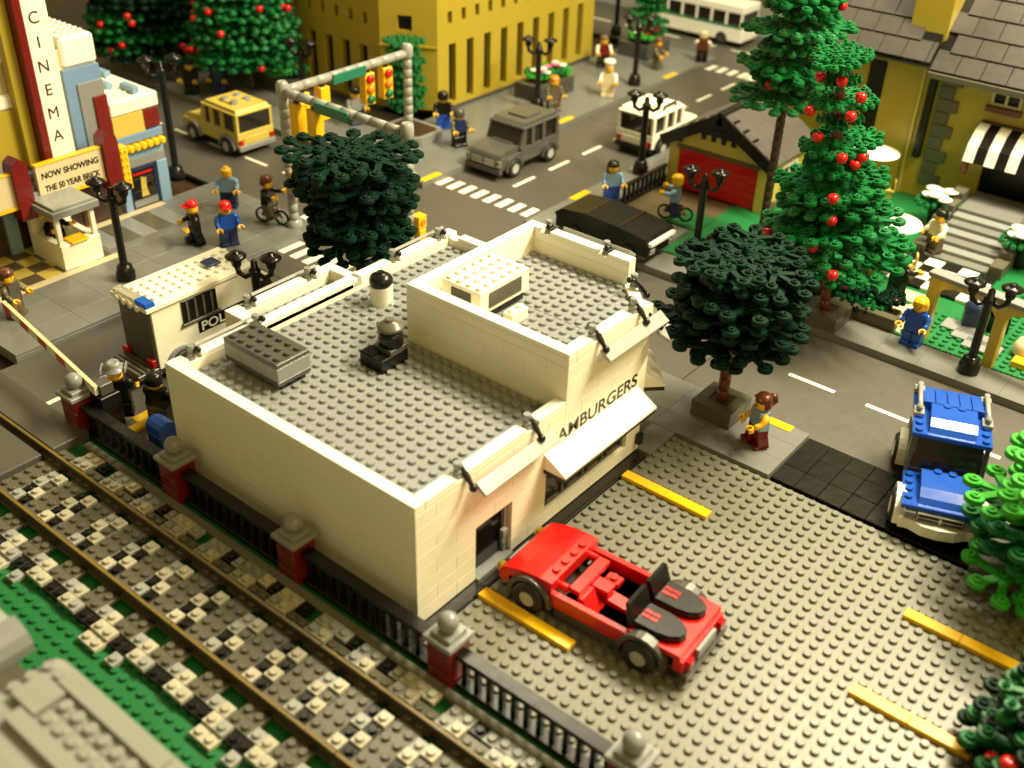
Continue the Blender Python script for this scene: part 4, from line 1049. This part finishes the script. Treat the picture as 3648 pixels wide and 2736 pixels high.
street_lamp("black lamp near the white-clad cook", tp(-54.8, 75.8), 30, 10.8)
street_lamp("black lamp at the far end of the tan building", tp(-73.0, 97.0), 30, 10.8)
street_lamp("black twin lamp against the tan building's left front", (-83.5, 32.5, .4), 15, 10.4)

sg = thing("traffic_gantry", "pale grey gantry of posts and beams carrying traffic lights over the junction", "gantry", (-55.3, 5.7, .4), 0)
def seg(b, p, q, r, m, st=1.1):
    P, Q = Vector(p), Vector(q); n = max(1, int((Q - P).length / st))
    pts = []; rs = []
    for k in range(n + 1):
        c = P.lerp(Q, k / n); d = (Q - P).normalized()
        if k: pts.append(tuple(c - d * .06)); rs.append(r); pts.append(tuple(c - d * .03)); rs.append(r * .86)
        if k < n: pts.append(tuple(c + d * .0)); rs.append(r * .86); pts.append(tuple(c + d * .03)); rs.append(r)
    b.tube(pts, rs, m, 12); return b
for (x, y) in ((0, 0), (0, 19.4), (18.6, 0)):
    b = MB().lathe(x, y, [(.9, 0), (.9, .5), (.62, .8)], SIGNG, 16); seg(b, (x, y, .6), (x, y, 16.3), .55, SIGNG); b.lathe(x, y, [(.6, 15.4), (.72, 15.6), (.72, 16.7), (.5, 17.0)], SIGNG, 14)
    b.obj("post", sg)
b = MB(); seg(b, (0, .6, 15.9), (0, 18.9, 15.9), .52, SIGNG, 2.0); b.obj("beam", sg)
b = MB(); seg(b, (.6, 0, 15.9), (18.0, 0, 15.9), .52, SIGNG, 2.0); b.obj("beam", sg)
for (x0, x1, y0, y1) in ((-.1, .35, 7.2, 11.6), (6.0, 10.4, -.35, .1)):
    o = MB().box(x0 - .35, x1 + .35, y0 - .35, y1 + .35, 15.1, 16.2, TEAL, .04).obj("street_sign", sg)
def signal2(x, y, rz):
    h = MB().box(-.5, .5, -.55, .55, 0, 3.1, YEL, .05); h.box(-.2, .2, -.2, .2, 3.1, 3.5, BLACK, 0)
    t = h.obj("traffic_light", sg, (x, y, 11.4), rz); t.scale = (1.25, 1.25, 1.2)
    for k, m_ in enumerate((GREEN, ORANGE, RED)):
        MB().lathe(0, .55 + 1.0 * k, [(.42, .48), (.44, .62), (.3, .8), (.02, .84)], m_, 14, 'y' if 0 else 'x').obj("lens", t)
for (x, y, rz) in ((0, 2.6, 180), (0, 5.6, 180), (0, 12.6, -8), (0, 15.6, -8), (2.2, 0, 90), (5.0, 0, 90)):
    signal2(x, y, rz)
for (x, y) in ((.8, -.1), (18.7, .9)):
    o = MB().box(x - .1, x + 1.0, y - .6, y + .6, 5.6, 7.0, YEL, .06).box(x + .1, x + 1.0, y - .5, y + .5, 4.2, 5.5, YEL, .06).obj("crossing_signal", sg)
    MB().lathe(y, 6.3, [(.35, x + 1.0), (.35, x + 1.1)], ORANGE, 12, 'x').obj("lens", o)

# flower planters
def flower_bed(lab, loc, lx, ly, cols, seed):
    t = thing("flower_planter", lab, "planter", loc, 0, "dark flower planters on the pavements")
    rr = random.Random(seed)
    for (x0, x1, y0, y1) in ((0, lx, 0, 1), (0, lx, ly - 1, ly), (0, 1, 1, ly - 1), (lx - 1, lx, 1, ly - 1)):
        for k in range(2): place(boxmesh("brick", x1 - x0 - .02, y1 - y0 - .02, 1.17, DGREY, .03), "brick", t, (x0 + .01, y0 + .01, .01 + 1.2 * k))
    MB().box(1, lx - 1, 1, ly - 1, 0, 2.1, DBROWN, 0).obj("soil", t)
    for k in range(10):
        x, y = rr.uniform(1.2, lx - 1.2), rr.uniform(1.2, ly - 1.2)
        o = place(leaf(rr.choice([BGREEN, GREEN])), "leaf", t, (x, y, 2.3 + rr.uniform(0, .8))); o.rotation_euler = (0, -.2, rr.uniform(0, 6.3)); o.scale = (.5, .5, 1)
        c = rr.choice(cols)
        place(cached(("flower", c.name), lambda: MB().lathe(0, 0, [(.1, 0), (.1, .9)], GREEN, 6).lathe(0, 0, [(.2, .9), (.62, 1.0), (.7, 1.2), (.3, 1.3), (.02, 1.25)], c, 10)), "flower", t, (x, y, 2.5 + rr.uniform(0, .7)))
flower_bed("dark planter with white and pink flowers at the tan building's front", (-65.4, 58.6, .4), 5.0, 8.6, [TILEW, PINK, TILEW], 2)
flower_bed("dark planter with pale flowers near the far crossing", (-66.5, 88.0, .4), 6.0, 7.0, [TILEW, DRED], 4)
flower_bed("dark planter with pink flowers among the bank trees", (-95.5, 35.0, .4), 6.0, 4.0, [PINK, ORANGE, BLUE], 6)
lp = thing("low_planter", "low grey pavement planter at the tan building's corner", "planter", (-69.0, 32.6, .4), 0)
MB().prism([(0, 0), (6.6, 0), (7.6, 1.2), (7.6, 5.4), (6.4, 6.2), (0, 6.2)], 0, 1.2, LGREY, 'z').obj("wall", lp)
MB().prism([(.7, .7), (6.2, .7), (6.9, 1.5), (6.9, 5.0), (6.0, 5.5), (.7, 5.5)], 1.205, 1.26, DBROWN, 'z').obj("soil", lp)

# ================================================================== TAN OFFICE BUILDING (top centre)
OFF = TOWN
bk = thing("office_building", "tall tan office building with narrow dark window slots and a cut corner", "building", (0, 0, 0))
core = [(-150, 41.2), (-75.6, 41.2), (-69.2, 44.6), (-69.2, 80.8), (-150, 80.8)]
MB().prism(core, .5, 27, DBROWN, 'z').obj("core", bk)
hr = []
for k in range(9): hr.append((46.6 + 3.9 * k, 48.1 + 3.9 * k, 2.0, 10.5))
for k in range(12): hr.append((46.4 + 2.95 * k, 47.3 + 2.95 * k, 13.4, 15.1))
for k in range(12): hr.append((46.4 + 2.95 * k, 47.3 + 2.95 * k, 20.4, 22.1))
MB().box(-68.6, -67.9, 44.0, 82.2, .4, 1.4, DGREY, .03).box(-150, -75, 39.3, 40, .4, 1.4, DGREY, .03).obj("plinth", bk)
wr = wallbox('x', -68.0, 1.15, 44.2, 81.8, 1.4, 27, hr, YTAN).obj("wall", bk)
hl = []
for k in range(19): hl.append((-79.6 - 3.65 * k, -77.8 - 3.65 * k, 2.0, 9.7))
for k in range(24): hl.append((-78.5 - 2.95 * k, -77.65 - 2.95 * k, 12.8, 14.4))
wl = wallbox('y', 40.0, 1.15, -149, -75.2, 1.4, 27, hl, YTAN).obj("wall", bk)
wb = wallbox('y', 81.8, .6, -150, -68.0, .5, 27, [], YTAN).obj("wall", bk)
for (w_, hs, ax) in ((wr, hr, 'x'), (wl, hl, 'y')):
    for (a0, a1, z0, z1) in hs:
        me = boxmesh("window", .12 if ax == 'x' else a1 - a0 - .04, a1 - a0 - .04 if ax == 'x' else .12, z1 - z0 - .04, BLACK if z1 - z0 > 4 else OLIVE, 0)
        place(me, "window", w_, (-69.05, a0 + .02, z0 + .02) if ax == 'x' else (a0 + .02, 40.95, z0 + .02))
L = math.hypot(7.2, 4.2); d = MB(); d.xf = Matrix.Translation((-75.2, 40.0, 0)) @ Matrix.Rotation(math.atan2(4.2, 7.2), 4, 'Z')
hc = [(2.6, 4.7, 12.6, 14.7), (3.4, 5.0, 1.4, 9.6)]
t_ = wallbox('y', 0.0, 1.0, 0.0, L, 1.4, 27, hc, YTAN); d.add(t_.v, t_.f, YTAN); d.box(-.1, L + .1, -.25, .0, 10.4, 10.6, YTAN, 0)
wc = d.obj("wall", bk)
for (a0, a1, z0, z1) in hc:
    e = MB(); e.xf = d.xf; e.box(a0 + .02, a1 - .02, .7, .85, z0, z1, BLACK, 0); e.obj("window", wc)

# ================================================================== CINEMA (top left)
ci = thing("cinema", "white, blue and dark red cinema with a tall lettered fin and marquee", "cinema", (0, 0, 0))
MB().box(-100, -72.4, -60, -5.9, .45, 20.8, CREAM, .05).obj("main_block", ci)
b = MB().box(-88, -72.4, -5.85, .45, .45, 12.2, SANDB, .05); b.obj("side_block", ci)
b = MB().box(-100, -72.0, -9.9, -5.8, 18.7, 21.9, TILEW, .3); b.studs(-90, -73, -10, -6, 21.9, TILEW, 10); b.box(-100, -72.0, -60, -14.0, 16.0, 17.6, TILEW, .3); b.obj("parapet", ci)
b = MB().box(-89, -71.7, -5.75, .7, 12.25, 14.0, TILEW, .2); b.studs(-88, -73, -5, 0, 14.0, TILEW, 10)
for (x, y) in ((-78, -3.4), (-82, -1.0), (-75, -2)): b.box(x, x + 2.6, y, y + .8, 14.0, 14.8, SANDB, .04)
b.obj("roof", ci)
def panel(y0, y1, z0, z1, x, m, name="panel"): MB().box(-72.4, x, y0, y1, z0, z1, m, .04).obj(name, ci)
panel(-10.2, -5.85, 8.2, 18.6, -71.95, MBLUE); panel(-8.9, -5.84, 8.6, 16.9, -71.75, LGREY); panel(-7.4, -5.82, 5.0, 15.2, -71.5, DRED)
panel(-20.0, -13.6, 8.2, 16.0, -71.95, YTAN); panel(-22.5, -19.2, 8.2, 16.6, -71.8, MBLUE); panel(-24.5, -22.5, 8.2, 15.0, -71.7, LGREY); panel(-27.5, -24.5, 5, 15.0, -71.6, DRED); panel(-19.2, -13.6, 8.2, 9.2, -71.6, MBLUE)
# wing bands
panel(-5.6, -1.5, 9.8, 12.2, -71.8, TAN); panel(-1.6, .5, 10.0, 12.2, -71.78, DRED); panel(-5.6, .55, 8.9, 9.8, -71.6, MBLUE)
for k in range(7): MB().lathe(-5.0 + .85 * k, 8.35, [(.46, -72.2), (.46, -71.2), (.3, -71.0)], YEL, 12, 'x').obj("scallop", ci)
panel(-5.6, .5, 6.9, 7.8, -71.9, SANDB); panel(-5.6, .5, 5.9, 6.9, -71.8, LGREY)
for (y0, y1) in ((-.9, .5), (-5.8, -4.9)): MB().box(-72.4, -71.6, y0, y1, .5, 5.9, SANDB, .04).obj("column", ci)
po = MB().box(-72.3, -71.9, -4.8, -1.0, .9, 5.8, NAVY, .03).obj("poster_case", ci)
MB().box(-71.9, -71.84, -4.5, -1.3, 1.9, 5.4, BLACK, 0).obj("poster", po)
b = MB()
rr = random.Random(5)
b.prism([(-3.4, 2.1), (-2.4, 2.1), (-2.6, 3.2), (-2.5, 4.4), (-3.2, 4.6), (-3.3, 3.3)], -71.84, -71.80, TAN, 'x')
for k in range(9): b.box(-71.84, -71.8, -4.3 + rr.uniform(0, 2.7), -4.1 + rr.uniform(2.4, 2.8), 2.0 + .3 * k, 2.06 + .3 * k, OLIVE, 0)
b.box(-71.84, -71.79, -4.2, -1.6, 4.9, 5.15, RED, 0)
b.obj("poster_print", po)
MB().box(-71.9, -71.82, -4.5, -1.3, 1.0, 1.8, LGREY, 0).obj("poster_base", po)
# fin with vertical lettering
fn = MB().box(-72.2, -69.9, -14.3, -11.6, 9.9, 31, TILEW, .05).obj("fin", ci)
MB().box(-72.2, -69.8, -15.2, -14.32, 9.9, 31, DRED, .05).obj("fin_edge", fn)
MB().box(-72.2, -71.0, -16.4, -15.22, 9.9, 31, YTAN, .05).obj("fin_edge", fn)
for k, ch in enumerate("CINEMA"):
    text(ch, fn, 1.7, (-69.88, -13.2, 24.6 - 2.45 * k), (90, 0, 90), DBROWN, "letter", .02, 1.0, 'CENTER')
# marquee
mq = MB().box(-72.4, -68.3, -30, -8.6, 7.4, 8.3, LGREY, .05).box(-72.4, -68.6, -30, -8.6, 8.3, 9.0, DGREY, .05).obj("marquee", ci)
def sign_panel(y0, y1, lines, size):
    o = MB().box(-68.6, -68.05, y0, y1, 7.6, 11.0, CREAM, .04).box(-68.7, -67.95, y0, y1, 11.0, 11.2, YEL, .03).box(-68.7, -67.95, y0, y1, 7.2, 7.6, YEL, .03).obj("sign_panel", mq)
    for k, l in enumerate(lines): text(l, o, size, (-68.03, (y0 + y1) / 2, 9.55 - 1.45 * k), (90, 0, 90), BLACK, "lettering", .012, (.80 if len(l) > 12 else .95), 'CENTER')
sign_panel(-17.5, -9.7, ["NOW SHOWING", "THE 50 YEAR BRICK"], .92)
sign_panel(-27.0, -19.4, ["AT"], 1.0)
for y0 in (-20.2, -9.65):
    o = MB().prism([(y0, 6.0), (y0 + 1.75, 6.0), (y0 + 1.75, 11.4), (y0 + 1.6, 12.1), (y0 + .9, 12.6), (y0 + .15, 12.1), (y0, 11.4)], -69.4, -67.5, DRED, 'x').obj("pilaster", mq)
    b = MB().box(-68.6, -67.5, y0 + 1.78, y0 + 2.75, 5.6, 10.6 if y0 > -15 else 7.5, YEL, .05)
    for k in range(6 if y0 > -15 else 2):
        for j in range(2): b.lathe(y0 + 2.03 + .48 * j, 5.95 + .82 * k, [(.2, -67.5), (.14, -67.38)], YEL, 8, 'x')
    b.obj("light_strip", mq)
# entrance doors under the marquee
MB().box(-72.3, -71.9, -29, -6.2, .5, 7.2, DBROWN, .03).obj("entrance", ci)
for k in range(5): MB().box(-71.9, -71.7, -28 + 4.2 * k, -27.4 + 4.2 * k, .5, 7.2, BROWN, .03).obj("door_frame", ci)
for y0 in (-20.4, -30.4): MB().box(-72.4, -71.4, y0, y0 + 1.4, .5, 7.2, SANDB, .04).obj("column", ci)
# ticket booth
tb = thing("ticket_booth", "small white ticket booth under the marquee with a seller inside", "ticket booth", (-70.2, -18.6, .8), 0)
MB().box(0, 6.2, 0, 4.6, 0, .4, TILEW, .04).box(0, .8, 0, 4.6, .4, 6.0, WHITE, .04).box(5.0, 6.2, 0, 4.6, .4, 2.8, WHITE, .04).box(.8, 5.0, 0, .8, .4, 2.8, WHITE, .04).box(.8, 5.0, 3.8, 4.6, .4, 2.8, WHITE, .04).obj("counter", tb)
for (x, y) in ((5.4, .1), (5.4, 4.1)): MB().box(x, x + .5, y, y + .5, 2.8, 6.0, WHITE, .03).obj("post", tb)
MB().box(-.3, 6.6, -.4, 5.0, 6.02, 6.8, LGREY, .06).box(0, 6.2, 0, 4.6, 6.8, 7.1, SIGNG, .05).obj("roof", tb)
MB().box(4.6, 6.5, 1.2, 3.2, 2.81, 3.0, YEL, .03).obj("ticket_tray", tb)
person("ticket seller in a dark red cap and black jacket inside the white booth", (-68.0 + .37, -16.6 - .47, .9 + .4), 10, BLACK, BLACK, BLACK, 'cap', DRED, 0, (70, 70))
# patterned paving in front of the cinema
pav = place(None, "entrance_paving", None, (0, 0, .8)); pav["kind"] = "structure"; pav.empty_display_size = S
for i in range(4):
    for j in range(7): place(boxmesh("tile", 1.97, 1.97, .06, (TAN, OLIVE)[(i + j) % 2], .01), "tile", pav, (-71.9 + 2 * i, -27.0 + 2 * j - (.8 if 0 else 0), .003))
for j in range(5): place(boxmesh("tile", 5.4, 2.1, .06, (LGREY, OGREY)[j % 2], .01), "tile", pav, (-70.6, -12.6 + 2.15 * j, .003))
place(boxmesh("tile", 1.0, 14.8, .07, CREAM, .01), "tile", pav, (-63.85, -27.4, .003)); place(boxmesh("tile", 1.0, 11.6, .07, CREAM, .01), "tile", pav, (-71.7, -12.7, .003))

# ================================================================== RED GARAGE
GTILE = plastic('garage_roof_tile', (0.085, 0.072, 0.066), .35, .12)
ga = thing("garage", "small yellow garage with a red door and dark tiled gable roof", "garage", (-23.0, 46.2, .4), 0)
fx = wallbox('y', 0, 1, -7, 7, 0, 6.2, [(-5.6, 5.6, 0, 5.4)], TAN); fx.prism([(-7, 6.2), (7, 6.2), (4.4, 8.0), (-4.4, 8.0)], 0.0, 1.0, TAN, 'y'); fx.obj("wall", ga)
wallbox('x', 7, 1, 1, 11, 0, 6.2, [(3.5, 7.5, 2.4, 5.2)], TAN).obj("wall", ga)
MB().box(-7, -6, 1, 11, 0, 6.2, TAN, 0).box(-6, 6, 10, 11, 0, 6.2, TAN, 0).obj("wall", ga)
dd = MB().box(-5.58, 5.58, .3, .6, 0, 5.38, RED, .02).obj("door", ga)
for k in range(5): MB().box(-5.58, 5.58, .2, .3, .1 + 1.06 * k, 1.08 + 1.06 * k, RED, .03).obj("door_panel", dd)
MB().box(-5.9, 5.9, -.2, .0, 5.4, 5.9, OLIVE, .03).obj("lintel", ga)
wn = MB().box(6.9, 7.2, 3.5, 7.5, 2.4, 2.7, TILEW, 0).box(6.9, 7.2, 3.5, 7.5, 4.9, 5.2, TILEW, 0).box(6.9, 7.2, 3.5, 3.8, 2.7, 4.9, TILEW, 0).box(6.9, 7.2, 7.2, 7.5, 2.7, 4.9, TILEW, 0).box(6.9, 7.2, 5.35, 5.65, 2.7, 4.9, TILEW, 0).obj("window", ga)
MB().box(6.7, 6.8, 3.6, 7.4, 2.5, 5.1, BLACK, 0).obj("pane", wn)
for k in range(10): MB().box(7.02, 7.3, .2 + 1.05 * k, 1.1 + 1.05 * k, .05, .9 + .25 * (k % 2), OGREY, .03).obj("stone", ga)
# roof: rows of tiles on both slopes, black barge boards
ang = math.atan2(4.5, 7.9)
for s_ in (-1, 1):
    rf = MB(); rf.xf = Matrix.Translation((0, 0, 11.0)) @ Matrix.Rotation(s_ * ang, 4, 'Y')
    rf.box(0 if s_ > 0 else -9.1, 9.1 if s_ > 0 else 0, -.6, 11.6, -.5, -.12, BLACK, 0); ro = rf.obj("roof", ga)
    for r_ in range(5):
        for c_ in range(4):
            q = MB(); q.xf = rf.xf @ Matrix.Translation((s_ * (.95 + 1.8 * r_), 0, 0)) @ Matrix.Rotation(s_ * R(3), 4, 'Y')
            q.box(-.98, .98, -.45 + 3.02 * c_, 2.52 + 3.02 * c_, -.12, .2, GTILE, .04); q.obj("roof_tile", ro)
    bb = MB(); bb.xf = Matrix.Translation((0, 0, 11.0)) @ Matrix.Rotation(s_ * ang, 4, 'Y')
    bb.box(0 if s_ > 0 else -9.3, 9.3 if s_ > 0 else 0, -.95, -.62, -1.15, .25, BLACK, .03); bb.obj("barge_board", ga)
MB().box(-.5, .5, -1.0, 11.6, 10.95, 11.35, BLACK, .05).obj("ridge", ga)
b = MB()
for k in range(3): b.box(-4.6 + 1.4 * k, 4.6 - 1.4 * k, -.3 + .01 * k, 1.0, 8.02 + .8 * k, 8.8 + .8 * k, BLACK, .03)
for x in (-6.6, 5.2): b.box(x, x + 1.4, -.3, -.05, 6.2, 7.0, BLACK, .03)
for x in (-2.6, -1.2, .2, 1.6): b.box(x, x + .6, -.25, -.05, 7.3, 8.0, BLACK, .02)
b.obj("gable_trim", ga)
# black low railing and hedge by the garage drive
rl = thing("low_railing", "black lattice railing along the garage forecourt", "railing", (-30.4, 36.6, .4), 0)
MB().box(-.3, .3, 0, 10, 2.3, 2.6, BLACK, .04).box(-.3, .3, 0, 10, .02, .4, BLACK, .04).obj("rail", rl)
for k in range(10): place(boxmesh("baluster", .3, .4, 1.9, BLACK, .02), "baluster", rl, (-.15, .3 + k, .41))
struct(MB().box(-20, -2, 46.0, 72, -.39, .36, GREEN, .02), "garden_lawn")
struct(plates("f", OLIVE, -31.0, -7.0, 35.6, 46.2, 4.0, -.39, .34, .02), "forecourt")
struct(MB().box(-24.5, -19.5, 36.5, 41.0, .345, .5, GREEN, .03), "grass_patch")

# ================================================================== CAFÉ AND GARDEN (right)
gl = MB().box(-20, 60, 29.6, 64, -.39, .38, GREEN, .02); gl.studs(-14, 26, 29, 50, .38, GREEN, 8, lambda x, y: 3 < x < 15 and y > 37)
struct(gl, "cafe_lawn")
gw = thing("garden_wall", "low brown wall between the pavement and the café garden", "wall", (-16, 28.75, .4), 0)
for k in range(6): place(boxmesh("brick", 3.96, .96, 1.5, OLIVE, .04), "brick", gw, (.02 + 4 * k, .02, 0.01))
for k in range(6): place(boxmesh("coping", 3.98, 1.1, .3, OGREY, .04), "coping", gw, (.01 + 4 * k, -.05, 1.53))
hd = thing("flower_hedge", "dark planted bed with small red blooms behind the garden wall", "hedge", (-15.6, 30.0, .4), 0)
MB().box(0, 23, 0, 2.2, 0, 1.3, DBROWN, .05).obj("soil", hd)
rr = random.Random(12)
for k in range(42):
    o = place(leaf(rr.choice([FGREEN, MGREEN, FGREEN])), "leaf", hd, (rr.uniform(.5, 22.5), rr.uniform(.3, 2), 1.3 + rr.uniform(0, .9))); o.rotation_euler = (0, rr.uniform(-.3, .1), rr.uniform(0, 6.3)); o.scale = (.42, .42, 1)
    if k % 3 == 0: place(cached(("bloom", "r"), lambda: MB().ball(0, 0, 0, .28, DRED, 8, 5)), "bloom", hd, (rr.uniform(.5, 22.5), rr.uniform(.3, 2), 2.6))
cf = thing("cafe_building", "tan café building with dark tiled roof, stone quoins and arched window", "café", (0, 0, 0))
hf = [(-13.6, -11.3, 6.6, 16.2), (1.9, 5.4, 13.9, 15.6), (3.0, 9.0, .5, 9.0)]
cw = wallbox('y', 65.0, 1.0, -17, 40, .4, 17.4, hf, YTAN).obj("wall", cf)
MB().prism([(-13.6, 6.6), (-11.3, 6.6), (-11.3, 15.4), (-11.8, 16.1), (-12.45, 16.4), (-13.1, 16.1), (-13.6, 15.4)], 65.5, 65.6, BLACK, 'y').obj("arched_window", cf)
MB().box(-13.8, -11.1, 64.5, 65.0, 6.0, 6.6, OGREY, .05).obj("sill", cf)
b = MB().box(1.9, 5.4, 64.9, 65.3, 13.9, 14.2, CREAM, 0).box(1.9, 5.4, 64.9, 65.3, 15.3, 15.6, CREAM, 0)
for x in (1.9, 3.5, 5.1): b.box(x, x + .3, 64.9, 65.3, 14.2, 15.3, CREAM, 0)
wn = b.obj("window", cf); MB().box(2, 5.3, 65.5, 65.6, 13.9, 15.6, BLACK, 0).obj("pane", wn); MB().box(1.6, 5.7, 64.4, 64.98, 13.2, 13.85, BROWN, .04).obj("sill", wn)
MB().box(3.0, 9.0, 65.5, 65.7, .5, 9.0, BLACK, 0).obj("door", cf)
MB().cyl(-5.1, 64.6, 5.6, 16.6, .55, BLACK, 12).obj("drain_pipe", cf); MB().box(-6.6, -6.3, 64.7, 64.98, .4, 17, TAN, 0).obj("corner_strip", cf)
for k in range(9): MB().box(-4.2, -1.6 - .8 * (k % 2), 64.75, 64.99, 2.2 + 1.6 * k, 3.7 + 1.6 * k, OGREY, .05).obj("quoin", cf)
for k in range(9): MB().box(-17.1, -15.0 - .7 * (k % 2), 64.75, 64.99, 2.2 + 1.6 * k, 3.7 + 1.6 * k, OGREY, .05).obj("quoin", cf)
b = MB().box(-24, -5.4, 62.6, 64.9, 17.0, 17.6, OGREY, .05).obj("eaves", cf); MB().box(-5.3, 40, 62.0, 64.9, 16.2, 16.9, OGREY, .05).obj("eaves", cf)
for (xa, xb, zb) in ((-24, -5.4, 17.6), (-5.3, 40, 16.9)):
    an = R(50); sl = MB(); sl.xf = Matrix.Translation((0, 62.2, zb)) @ Matrix.Rotation(an, 4, 'X')
    sl.box(xa, xb, 0, 26, -.6, -.2, BLACK, 0); so = sl.obj("roof", cf)
    for r_ in range(10):
        x = xa + (1.4 if r_ % 2 else 0)
        while x < xb - .5:
            w_ = min(3.0, xb - x)
            if not (-9.3 < x < -6.2 and xb < 0 and r_ > 0):
                q = MB(); q.xf = sl.xf @ Matrix.Translation((x, .2 + 2.5 * r_, -.2)) @ Matrix.Rotation(R(-4), 4, 'X')
                q.box(.03, w_ - .03, 0, 2.75, 0, .36, ROOFT, .04); q.obj("roof_tile", so)
            x += 3.0
MB().box(-9.6, -5.0, 65.0, 69, 17.5, 32, YTAN, .05).obj("chimney", cf)
MB().box(-24, 40, 66.0, 96, .4, 17.0, YTAN, 0).obj("rear_block", cf)
aw = place(None, "awning", cf, (0, 0, 0)); aw.empty_display_size = S
MB().box(1.6, 22, 64.2, 64.98, 10.6, 12.0, DBROWN, .05).obj("awning_head", aw)
for k in range(14):
    x = 1.6 + 1.25 * k
    MB().prism([(64.4, 11.4), (63.0, 10.9), (61.6, 9.6), (60.9, 8.0), (60.7, 8.0), (61.3, 9.8), (62.8, 11.3), (64.4, 11.9)], x, x + 1.24, TILEW if k % 2 == 0 else BLACK, 'x').obj("awning_stripe", aw)
MB().box(11.5, 22, 62.6, 64.9, .4, 9.0, DBROWN, .05).obj("porch", cf); MB().tube([(2.0, 61.2, 7.9), (1.9, 61.2, 6.4)], .4, BROWN).obj("hanging_lamp", cf)
# stone stairs and checker terrace
st = thing("stone_steps", "broad grey steps leading up to the café door", "steps", (3.4, 48.6, .4), 0)
for k in range(7): MB().box(0, 7.2, 1.5 * k, 1.5 * k + 1.5 if k < 6 else 15.6, 0.005 * k, .45 + .45 * k, (MGREY, LGREY)[k % 2], .05).obj("step", st)
for s_ in (-1.6, 7.3):
    for k in range(5): MB().box(s_, s_ + 1.5, 2.6 * k, 2.6 * k + 2.5, 0, 1.4 + .75 * k, OGREY, .06).obj("side_stone", st)
ct = thing("checker_terrace", "white and black checkered terrace at the foot of the steps", "terrace", (2.4, 40.4, .42), 0)
for i in range(5):
    for j in range(4): place(boxmesh("tile", 1.9, 1.9, .36, (TILEW, BLACK)[(i + j) % 2], .03), "tile", ct, (1.93 * i, 1.93 * j, 0.0))
pth = struct(MB().box(4.0, 8.4, 30.0, 39.6, .385, .44, CREAM, .01), "garden_path")
for k in range(3): place(boxmesh("slab", 3.2, 2.0, .3, CREAM, .05), "slab", pth, (4.6 + .4 * (k % 2), 30.6 + 3.0 * k, .445))
for k in range(3): place(boxmesh("slab", 3.6, 2.2, .3, LGREY, .05), "slab", pth, (11.0 + 1.5 * k, 33.8 - 1.2 * k, .445))
# garden arch (tan pergola)
ar = thing("garden_arch", "tan pergola arches with a pale capping along the café garden", "pergola", (9.9, 30.6, .4), -7)
for k in range(3):
    MB().box(7.0 * k, 7.0 * k + 1.0, -.5, .5, 0, 7.0, TAN, .05).obj("post", ar)
for k in range(2):
    MB().prism([(7.0 * k + 1.0, 6.4), (7.0 * k + 1.0, 5.4), (7.0 * k + 1.6, 6.1), (7.0 * k + 2.6, 6.5), (7.0 * k + 5.4, 6.5), (7.0 * k + 6.4, 6.1), (7.0 * k + 7.0, 5.4), (7.0 * k + 7.0, 7.0), (7.0 * k + 1.0, 7.0)], -.5, .5, TAN, 'y').obj("beam", ar)
MB().box(-.2, 15.2, -.7, .7, 7.01, 7.5, LGREY, .05).obj("capping", ar)
# tables with round white tops / parasols
def table(lab, loc, r=2.9, h=6.2, par=True):
    t = thing("parasol_table" if par else "round_table", lab, "café table", loc, 0, "round white café tables")
    MB().lathe(0, 0, [(1.1, 0), (1.0, .3), (.3, .4), (.25, h - .2)], LGREY, 14).obj("pole", t)
    MB().lathe(0, 0, [(r, h - .5), (r * .97, h - .35), (r * .5, h + .1), (.3, h + .3), (.3, h + .5)], TILEW, 26).obj("dish", t)
    for k in range(3):
        a = 2.1 * k + .4
        MB().box(-.6, .6, -.6, .6, .9, 1.2, TAN, .04).box(-.6, -.4, -.6, .6, 1.2, 2.4, TAN, .04).box(-.4, .4, -.4, .4, 0, .9, TAN, .04).obj("chair", t, (2.6 * math.cos(a), 2.6 * math.sin(a), 0), math.degrees(a) + 180)
table("white round parasol beside the tall fruit tree", (1.4, 42.4, .42))
table("white round parasol against the café wall", (-8.9, 61.0, .42))
# potted flowers at the steps
for (x, y, lab) in ((1.0, 58.0, "dark pot of white flowers left of the café steps"), (12.6, 53.6, "dark pot of white flowers right of the café steps")):
    t = thing("flower_pot", lab, "flower pot", (x, y, .4), 0, "flower pots by the café steps")
    MB().lathe(0, 0, [(.8, 0), (1.2, 2.6), (1.3, 3.2)], BLACK, 14).obj("pot", t)
    for k in range(7):
        o = place(cached(("flower", TILEW.name), lambda: MB()), "flower", t, (math.cos(k * .9) * (1.3 if k else 0), math.sin(k * .9) * (1.3 if k else 0), 2.7 + .4 * (k % 2))); o.scale = (1.35, 1.35, 1)
    for k in range(3):
        o = place(leaf(GREEN), "leaf", t, (-.3, 0, 3.1)); o.scale = (.5, .5, 1); o.rotation_euler = (0, .1, 2.1 * k)

# garden bric-a-brac behind the arch
for (x, y, c1, lab) in ((13.4, 36.2, NAVY, "dark barbecue cart behind the garden arch"), (15.6, 37.4, BLACK, "black round grill behind the garden arch")):
    t = thing("garden_grill", lab, "grill", (x, y, .4), 20)
    MB().box(-1, 1, -.8, .8, 0, 1.8, c1, .06).obj("body", t); MB().lathe(0, 0, [(1.1, 1.82), (1.2, 2.4), (.7, 3.0), (.2, 3.2)], c1, 16).obj("lid", t)
t = thing("boulder", "pale stone with a yellow slab at its side in the garden", "stone", (19.6, 34.0, .4), 0)
MB().lathe(0, 0, [(1.2, 0), (1.5, .8), (1.1, 1.7), (.4, 2.1), (.02, 2.1)], CREAM, 9).obj("stone", t); MB().box(-.6, 2.0, -3.0, -1.6, 0, .7, YEL, .06).obj("slab", t)
OFF = HOME
